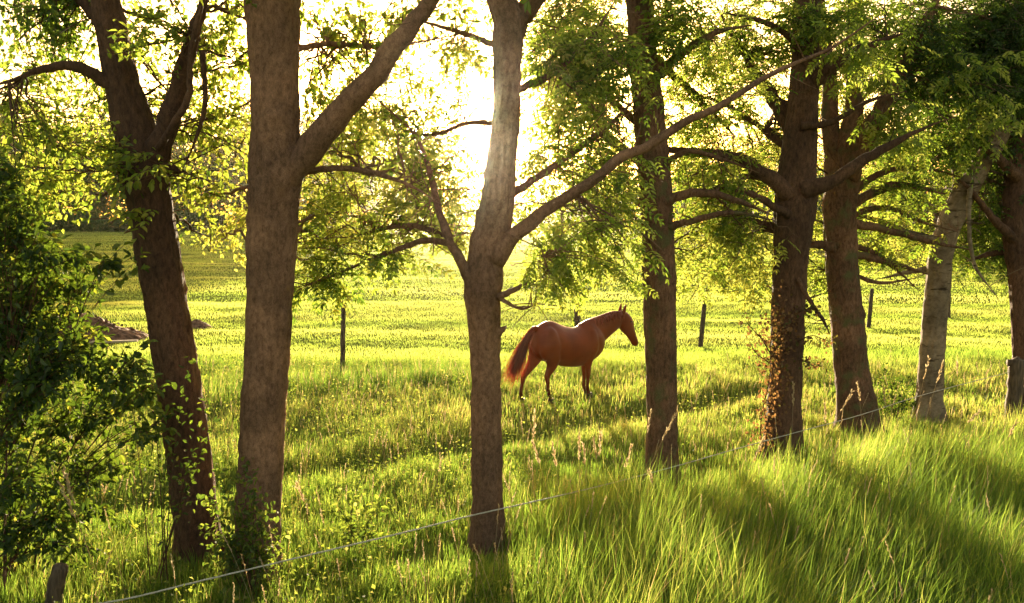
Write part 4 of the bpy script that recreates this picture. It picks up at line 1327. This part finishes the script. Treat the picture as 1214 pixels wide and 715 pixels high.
def far_tree(px, d, v, sc, label, group, zs=1.0):
    r0 = empty('far_tree', on_ground(px, d))
    tag(r0, label, 'tree', group)
    r0.rotation_euler.z = R.uniform(0, 6.28)
    r0.scale = (sc, sc, sc * zs)
    for nm, me in (('trunk', FT[v][0]), ('crown', FT[v][1])):
        o = bpy.data.objects.new(nm, me)
        o.parent = r0
        COL.objects.link(o)
        if nm == 'crown': o['kind'] = 'stuff'


GL = 'trees along the far left edge of the meadow'
for px, d, v, sc, lb in [(-30, 215, 0, .95, 'far dark tree behind the top of the dark left shrub, outermost'),
        (30, 235, 1, 1.0, 'far dark tree just right of the top of the dark left shrub'),
        (80, 225, 2, .9, 'broad far tree above the soil heap, nearest the shrub'),
        (130, 240, 0, 1.0, 'far tree right behind the left edge of the leaning trunk'),
        (200, 232, 1, .95, 'far tree seen just right of the leaning trunk'),
        (255, 228, 2, 1.0, 'broad far tree in the gap between the leaning and the thick trunk'),
        (300, 240, 0, 1.05, 'far tree hidden for the most part by the thick trunk'),
        (355, 228, 1, 1.05, 'far tree showing at the right edge of the thick trunk under its limb'),
        (400, 236, 2, 1.12, 'widest hazy far tree, above the lone fence post'),
        (445, 226, 0, 1.0, 'hazy far tree between the lone fence post and the middle trunk, under the rising limb'),
        (480, 238, 1, .95, 'last hazy tree of the far left wood, nearest the sun')]:
    far_tree(px, d, v, sc, lb, GL)
GM = 'low trees at the end of the meadow under the sun'
for px, d, v, sc, lb in [(520, 300, 3, .9, 'low hazy far tree left of the middle trunk, below the sun'), (560, 310, 4, .85, 'low hazy far tree at the left edge of the middle trunk'),
        (605, 300, 3, .8, 'low hazy far tree at the right edge of the middle trunk'), (640, 290, 4, .95, 'low hazy far tree above the rump of the horse')]:
    far_tree(px, d, v, sc, lb, GM)
GR = 'trees along the right side of the meadow'
for px, d, v, sc, lb in [(690, 215, 0, .7, 'hazy far tree above the back of the horse'), (735, 190, 1, .75, 'hazy far tree above the head of the horse'),
        (770, 165, 2, .7, 'far tree hidden behind the slim trunk right of the horse'), (815, 150, 0, .75, 'far tree right of the slim trunk, above the slanting fence post'),
        (850, 120, 3, 1.05, 'yellow green far tree midway between the slim trunk and the creeper covered trunk'), (885, 135, 1, .75, 'yellow green far tree at the left of the creeper covered trunk'),
        (920, 105, 4, 1.1, 'far tree hidden behind the creeper covered trunk'), (960, 118, 2, .7, 'far tree in the narrow gap between creeper covered and stout trunks'),
        (1000, 95, 3, 1.1, 'far tree behind the stout trunk with upright limbs'), (1045, 100, 4, 1.15, 'far tree above the thin post right of the stout trunk'),
        (1090, 88, 3, 1.05, 'far tree at the left edge of the pale marked trunk'), (1140, 92, 4, 1.1, 'far tree right of the pale marked trunk'),
        (1190, 82, 3, 1.1, 'far tree at the left of the trunk cut by the right edge'), (1235, 86, 4, 1.1, 'far tree at the very right edge, behind the weathered post')]:
    far_tree(px, d, v, sc, lb, GR)


def far_wood():
    """the wood behind everything, one mass to the horizon"""
    g = Geo()
    r = np.random.default_rng(9)
    global SIMPLE
    SIMPLE = True
    for (x0, x1, d, H, n) in [(-260, 507, 268, 40, 60000), (480, 700, 330, 9, 6000), (640, 1280, 250, 15, 14000), (30, 270, 210, 4.5, 5000)]:
        px = r.uniform(x0, x1, n)
        dd = d + r.uniform(-8, 8, n)
        x = (px - PW / 2) / FPX * dd
        hh = H * (.75 + (.12 if H > 20 else .35) * np.sin(x * .31 + d) * np.sin(x * .13 + 2) + .12 * np.sin(x * 1.1))
        z = hh * r.uniform(0, 1, n) ** .8
        L_ = r.uniform(.7, 1.4, n) * 1.15 * d / 260
        leaves(g, np.stack([x, dd, z], -1), r.normal(0, 1, (n, 3)), r.normal(0, 1, (n, 3)) + [0, 0, .5], L_, L_ * .7, np.clip(r.normal(.4, .2, n), 0, 1))
    SIMPLE = False
    tag(obj('far_wood', g.build('far_wood', M['leaf_far'], False)), kind='stuff')


far_wood()


# ------------------------------------------------------------------ grass
def gz_many(x, y):
    return np.array([gz(a, b) for a, b in zip(x, y)])


def blades(g, x, y, z, h, wd, lean, rnd, seg=3, wind=None, az=None, face=None):
    n = len(x)
    if az is None: az = R.uniform(0, 2 * math.pi, n)
    if face is None: face = az + R.normal(math.pi / 2, .5, n)
    bend = np.stack([np.cos(az), np.sin(az)], -1) * (lean * h)[:, None]
    if wind is not None: bend = bend + wind * h[:, None]
    s = np.stack([np.cos(face), np.sin(face)], -1)
    rows = []
    ts = np.linspace(0, 1, seg + 1)
    for t in ts[:-1]:
        c = np.stack([x, y], -1) + bend * (t ** 2)[..., None] if np.ndim(t) else np.stack([x, y], -1) + bend * t ** 2
        zz = z + h * (t - .18 * t * t * lean)
        ww = wd * (1 - .75 * t ** 1.6) * (.75 if t == 0 else 1) * .5
        for sg in (-1, 1):
            rows.append(np.column_stack([c + sg * s * ww[:, None], zz]))
    c = np.stack([x, y], -1) + bend
    rows.append(np.column_stack([c, z + h * (1 - .18 * lean)]))
    V = np.stack(rows, 1)
    k = 2 * seg + 1
    b = (np.arange(n) * k)[:, None]
    Q = np.concatenate([b + np.array([[2 * i, 2 * i + 1, 2 * i + 3, 2 * i + 2]]) for i in range(seg - 1)]) if seg > 1 else None
    T = b + np.array([[2 * seg - 2, 2 * seg - 1, 2 * seg]])
    g.add(V.reshape(-1, 3), Q, T, np.repeat(rnd, k))


def scatter(n, d0, d1, marg=1.2, pw=1.0):
    """even per square metre between two distances inside the view, with a margin at each side"""
    d = np.sqrt(R.uniform(d0 * d0, d1 * d1, n))
    hw = .60 * d + marg
    return R.uniform(-1, 1, n) * hw, d


def patch(x, y, s, off=0.0):
    return np.array([mnoise.noise(Vector((a * s + off, b * s, off))) for a, b in zip(x, y)])


def grass():
    g = Geo()
    # near verge and the strip under the trees
    for (n, d0, d1, w_, seg) in [(115000, 5.6, 9.2, .0078, 3), (105000, 9.2, 14, .0090, 2), (85000, 14, 20, .012, 2)]:
        x, y = scatter(n, d0, d1)
        nc = n // 26                                   # part of the grass grows in tussocks that fan outwards
        cx, cy = scatter(nc, d0, d1)
        ci = R.integers(0, nc, n)
        rc_ = R.uniform(.03, .13, nc)[ci]
        ox, oy = R.normal(0, 1, n) * rc_, R.normal(0, 1, n) * rc_
        tus = R.uniform(0, 1, n) < .62
        x, y = np.where(tus, cx[ci] + ox, x), np.where(tus, cy[ci] + oy, y)
        az = np.where(tus, np.arctan2(oy, ox) + R.normal(0, .5, n), R.uniform(0, 6.283, n))
        ch, cr = R.uniform(.7, 1.45, nc)[ci], R.normal(0, .16, nc)[ci]
        pt = patch(x, y, .55)
        p2 = patch(x, y, 1.9, 7)
        px = x / y * FPX + PW / 2
        tall = np.clip((px - 560) / 160, 0, 1) * np.clip((10.4 + np.clip(px - 800, 0, 420) * .0085 - y) / 1.6, 0, 1)
        h = .125 + .09 * (pt + .4) + .05 * p2 + tall * (.38 + .18 * pt)
        h = np.maximum(h, .06) * R.uniform(.5, 1.25, n) * np.where(tus, ch, .75)
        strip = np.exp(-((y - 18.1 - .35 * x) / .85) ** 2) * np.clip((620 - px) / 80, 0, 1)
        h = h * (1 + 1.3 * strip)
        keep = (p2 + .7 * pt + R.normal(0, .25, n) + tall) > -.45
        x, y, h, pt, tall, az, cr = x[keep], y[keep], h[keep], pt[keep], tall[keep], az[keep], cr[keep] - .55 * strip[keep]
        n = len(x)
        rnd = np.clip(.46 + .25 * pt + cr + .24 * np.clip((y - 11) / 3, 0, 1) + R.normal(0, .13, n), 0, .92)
        rnd = np.where(R.uniform(0, 1, n) < .05 + .06 * (y > 12), 1.0, rnd)
        lean = R.uniform(.05, .50, n)
        wind = np.stack([.06 + .08 * tall, -.03 + 0 * tall], -1)
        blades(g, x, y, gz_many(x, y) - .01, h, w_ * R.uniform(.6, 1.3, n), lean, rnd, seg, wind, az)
    tag(obj('long_grass', g.build('long_grass', M['grass'], False)), kind='stuff')
    g = Geo()
    for (n, d0, d1, w_, hh, seg) in [(170000, 17.5, 34, .018, .08, 1), (240000, 34, 85, .035, .085, 1), (240000, 85, 300, .10, .16, 1)]:
        x, y = scatter(n, d0, d1, 3)
        pt = patch(x * .14, y + .05 * x, .42 if d0 < 30 else .22 if d0 < 60 else .07, 3)
        edge = np.exp(-((y - 19.5 - .02 * x) / 1.6) ** 2) if d0 < 20 else 0 * y
        h = hh * (1 + .5 * pt) * R.uniform(.75, 1.1, n) + edge * .20 * R.uniform(.3, 1, n)
        rnd = np.clip(.64 + .55 * pt + R.normal(0, .07, n) - .35 * edge, 0, 1)
        blades(g, x, y, gz_many(x, y) - .01, h, w_ * R.uniform(.8, 1.2, n), R.uniform(.25, .6, n), rnd, seg, None, None, R.normal(0, .28, n))
    tag(obj('meadow_grass', g.build('meadow_grass', M['field_grass'], False)), kind='stuff')
    # broad leaves of clover, dock and nettle low in the verge
    g = Geo()
    n = 76000
    x, y = scatter(n, 5.8, 20)
    px = x / y * FPX + PW / 2
    pt = patch(x, y, .8, 21)
    keep = (pt + R.normal(0, .15, n) > -.08 + .45 * np.clip((px - 520) / 200, 0, 1))
    x, y = x[keep], y[keep]
    n = len(x)
    hz = R.uniform(.03, .36, n)
    L_ = R.uniform(.016, .052, n)
    global SIMPLE
    SIMPLE = True
    leaves(g, np.stack([x, y, gz_many(x, y) + hz], -1), R.normal(0, 1, (n, 3)) * [1, 1, .5], np.array([0, 0, 1.0]) + R.normal(0, .5, (n, 3)), L_, L_ * R.uniform(.5, .85, n), np.clip(R.normal(.5, .28, n), 0, 1))
    SIMPLE = False
    tag(obj('undergrowth', g.build('undergrowth', M['weed'], False)), kind='stuff')
    # dry flowering stalks everywhere in the verge, too many to count
    g = Geo()
    n = 600
    x, y = scatter(n, 6, 17)
    seed_stalks(g, x, y, R.uniform(.45, .8, n))
    tag(obj('seeding_grass', g.build('seeding_grass', M['straw'], False)), kind='stuff')


def seed_stalks(g, x, y, h, lean=None, head=1.0):
    n = len(x)
    z = gz_many(x, y)
    b = np.stack([x, y, z], -1)
    az = R.uniform(0, 6.28, n)
    k = R.uniform(.1, .4, n)
    tip = b + np.stack([np.cos(az) * k * h, np.sin(az) * k * h * .6, h], -1) if lean is None else b + lean
    mid = (b + tip) / 2 + np.array([0, 0, .12]) * h[:, None]
    K = 8
    t = np.linspace(0, 1, K)[None, :, None]
    c = (1 - t) ** 2 * b[:, None] + 2 * t * (1 - t) * mid[:, None] + t * t * tip[:, None]
    twigs(g, c, np.linspace(.0022, .0012, K)[None] * np.ones((n, 1)), 3)
    g.A[-1] = np.repeat(R.uniform(0, 1, n), K * 3)
    for q in range(26):
        tq = .72 + .28 * q / 25
        p = (1 - tq) ** 2 * b + 2 * tq * (1 - tq) * mid + tq * tq * tip
        tn = norm(tip - mid)
        d_ = tn + .45 * norm(R.normal(0, 1, (n, 3)))
        L_ = R.uniform(.014, .026, n) * head
        leaves(g, p, d_, R.normal(0, 1, (n, 3)), L_, L_ * .36, R.uniform(0, 1, n))


grass()
GS = 'pale flowering grass stalks standing out of the long grass'
for (bx, by, tx, ty, d, lab) in [
        (557, 560, 582, 503, 8.9, 'pale seeding grass stalk bent across the middle trunk'),
        (690, 600, 686, 515, 8.8, 'upright seeding grass stalk below the horse, standing alone'),
        (745, 600, 802, 490, 9.4, 'long seeding grass stalk leaning over the fourth trunk'),
        (760, 560, 772, 488, 10.2, 'short seeding grass stalk beside the left edge of the fourth trunk'),
        (716, 590, 704, 520, 9.4, 'seeding grass stalk left of the fourth trunk, tilting left'),
        (942, 560, 941, 455, 11.2, 'tall upright seeding grass stalk in front of the creeper covered trunk'),
        (968, 570, 1010, 465, 11.4, 'seeding grass stalk curving right toward the stout trunk'),
        (1030, 540, 1017, 455, 12.2, 'straight seeding grass stalk in front of the stout trunk'),
        (1085, 520, 1101, 425, 13.0, 'tall seeding grass stalk in front of the pale trunk, tilting right'),
        (1095, 520, 1118, 430, 12.8, 'seeding grass stalk at the right edge of the pale trunk'),
        (1120, 540, 1160, 488, 12.0, 'seeding grass stalk bowed low to the right of the pale trunk'),
        (1140, 480, 1135, 430, 15.0, 'thin seeding grass stalk standing in the meadow between pale trunk and edge post'),
        (700, 605, 692, 528, 9.2, 'seeding grass stalk, middle one of the cluster below the chest of the horse'),
        (708, 600, 712, 515, 9.3, 'seeding grass stalk leaning slightly right, in the cluster below the chest of the horse'),
        (672, 600, 655, 528, 8.9, 'drooping seeding grass stalk left of the cluster below the horse'),
        (662, 590, 632, 525, 9.0, 'seeding grass stalk tilting far left, below the hind legs of the horse'),
        (725, 610, 748, 530, 9.1, 'seeding grass stalk tilting right between the cluster and the slim trunk'),
        (630, 590, 634, 490, 9.6, 'upright seeding grass stalk just right of the middle trunk'),
        (790, 610, 770, 560, 9.0, 'short seeding grass stalk at the foot of the slim trunk'),
        (880, 600, 905, 520, 9.9, 'seeding grass stalk left of the foot of the creeper covered trunk'),
        (985, 560, 978, 480, 11.0, 'seeding grass stalk between the creeper covered and the stout trunk'),
        (1060, 540, 1048, 462, 12.4, 'seeding grass stalk just right of the stout trunk, tilting left'),
        (1180, 560, 1205, 500, 10.8, 'seeding grass stalk arching out at the right edge below the brown post'),
        (106, 640, 76, 560, 7.2, 'pale grass stalk leaning left in front of the dark shrub'),
        (118, 660, 72, 575, 7.0, 'bent dry grass stalk near the short wooden stake'),
        (380, 590, 352, 575, 8.4, 'flattened dry grass stalk right of the thick trunk')]:
    e = P(tx, ty, d - .1)
    x0 = P(bx, 400, d)[0]
    b0 = np.array([x0, d, gz(x0, d)])
    g = Geo()
    h_ = max(.2, e[2] - b0[2])
    seed_stalks(g, np.array([x0]), np.array([d]), np.array([h_ * .6]), np.array([e - b0]), 2.4)
    tag(obj('grass_stalk', g.build('grass_stalk', M['straw'], False)), lab, 'grass stalk', GS)

# ------------------------------------------------------------------ haze
bm = bmesh.new()
bmesh.ops.create_cube(bm, size=1.0)
for v in bm.verts:
    v.co = Vector((v.co.x * 900, (v.co.y + .5) * 470 - 30, (v.co.z + .5) * 32 - 6))
hm = bpy.data.meshes.new('haze')
bm.to_mesh(hm)
bm.free()
m, nt, out = new_mat('haze')
pv = nt.nodes.new('ShaderNodeVolumePrincipled')
pv.inputs['Color'].default_value = (.95, .90, .80, 1)
pv.inputs['Density'].default_value = .00020
pv.inputs['Anisotropy'].default_value = .95
nt.links.new(pv.outputs[0], out.inputs['Volume'])
hm.materials.append(m)
tag(obj('haze', hm), kind='stuff')
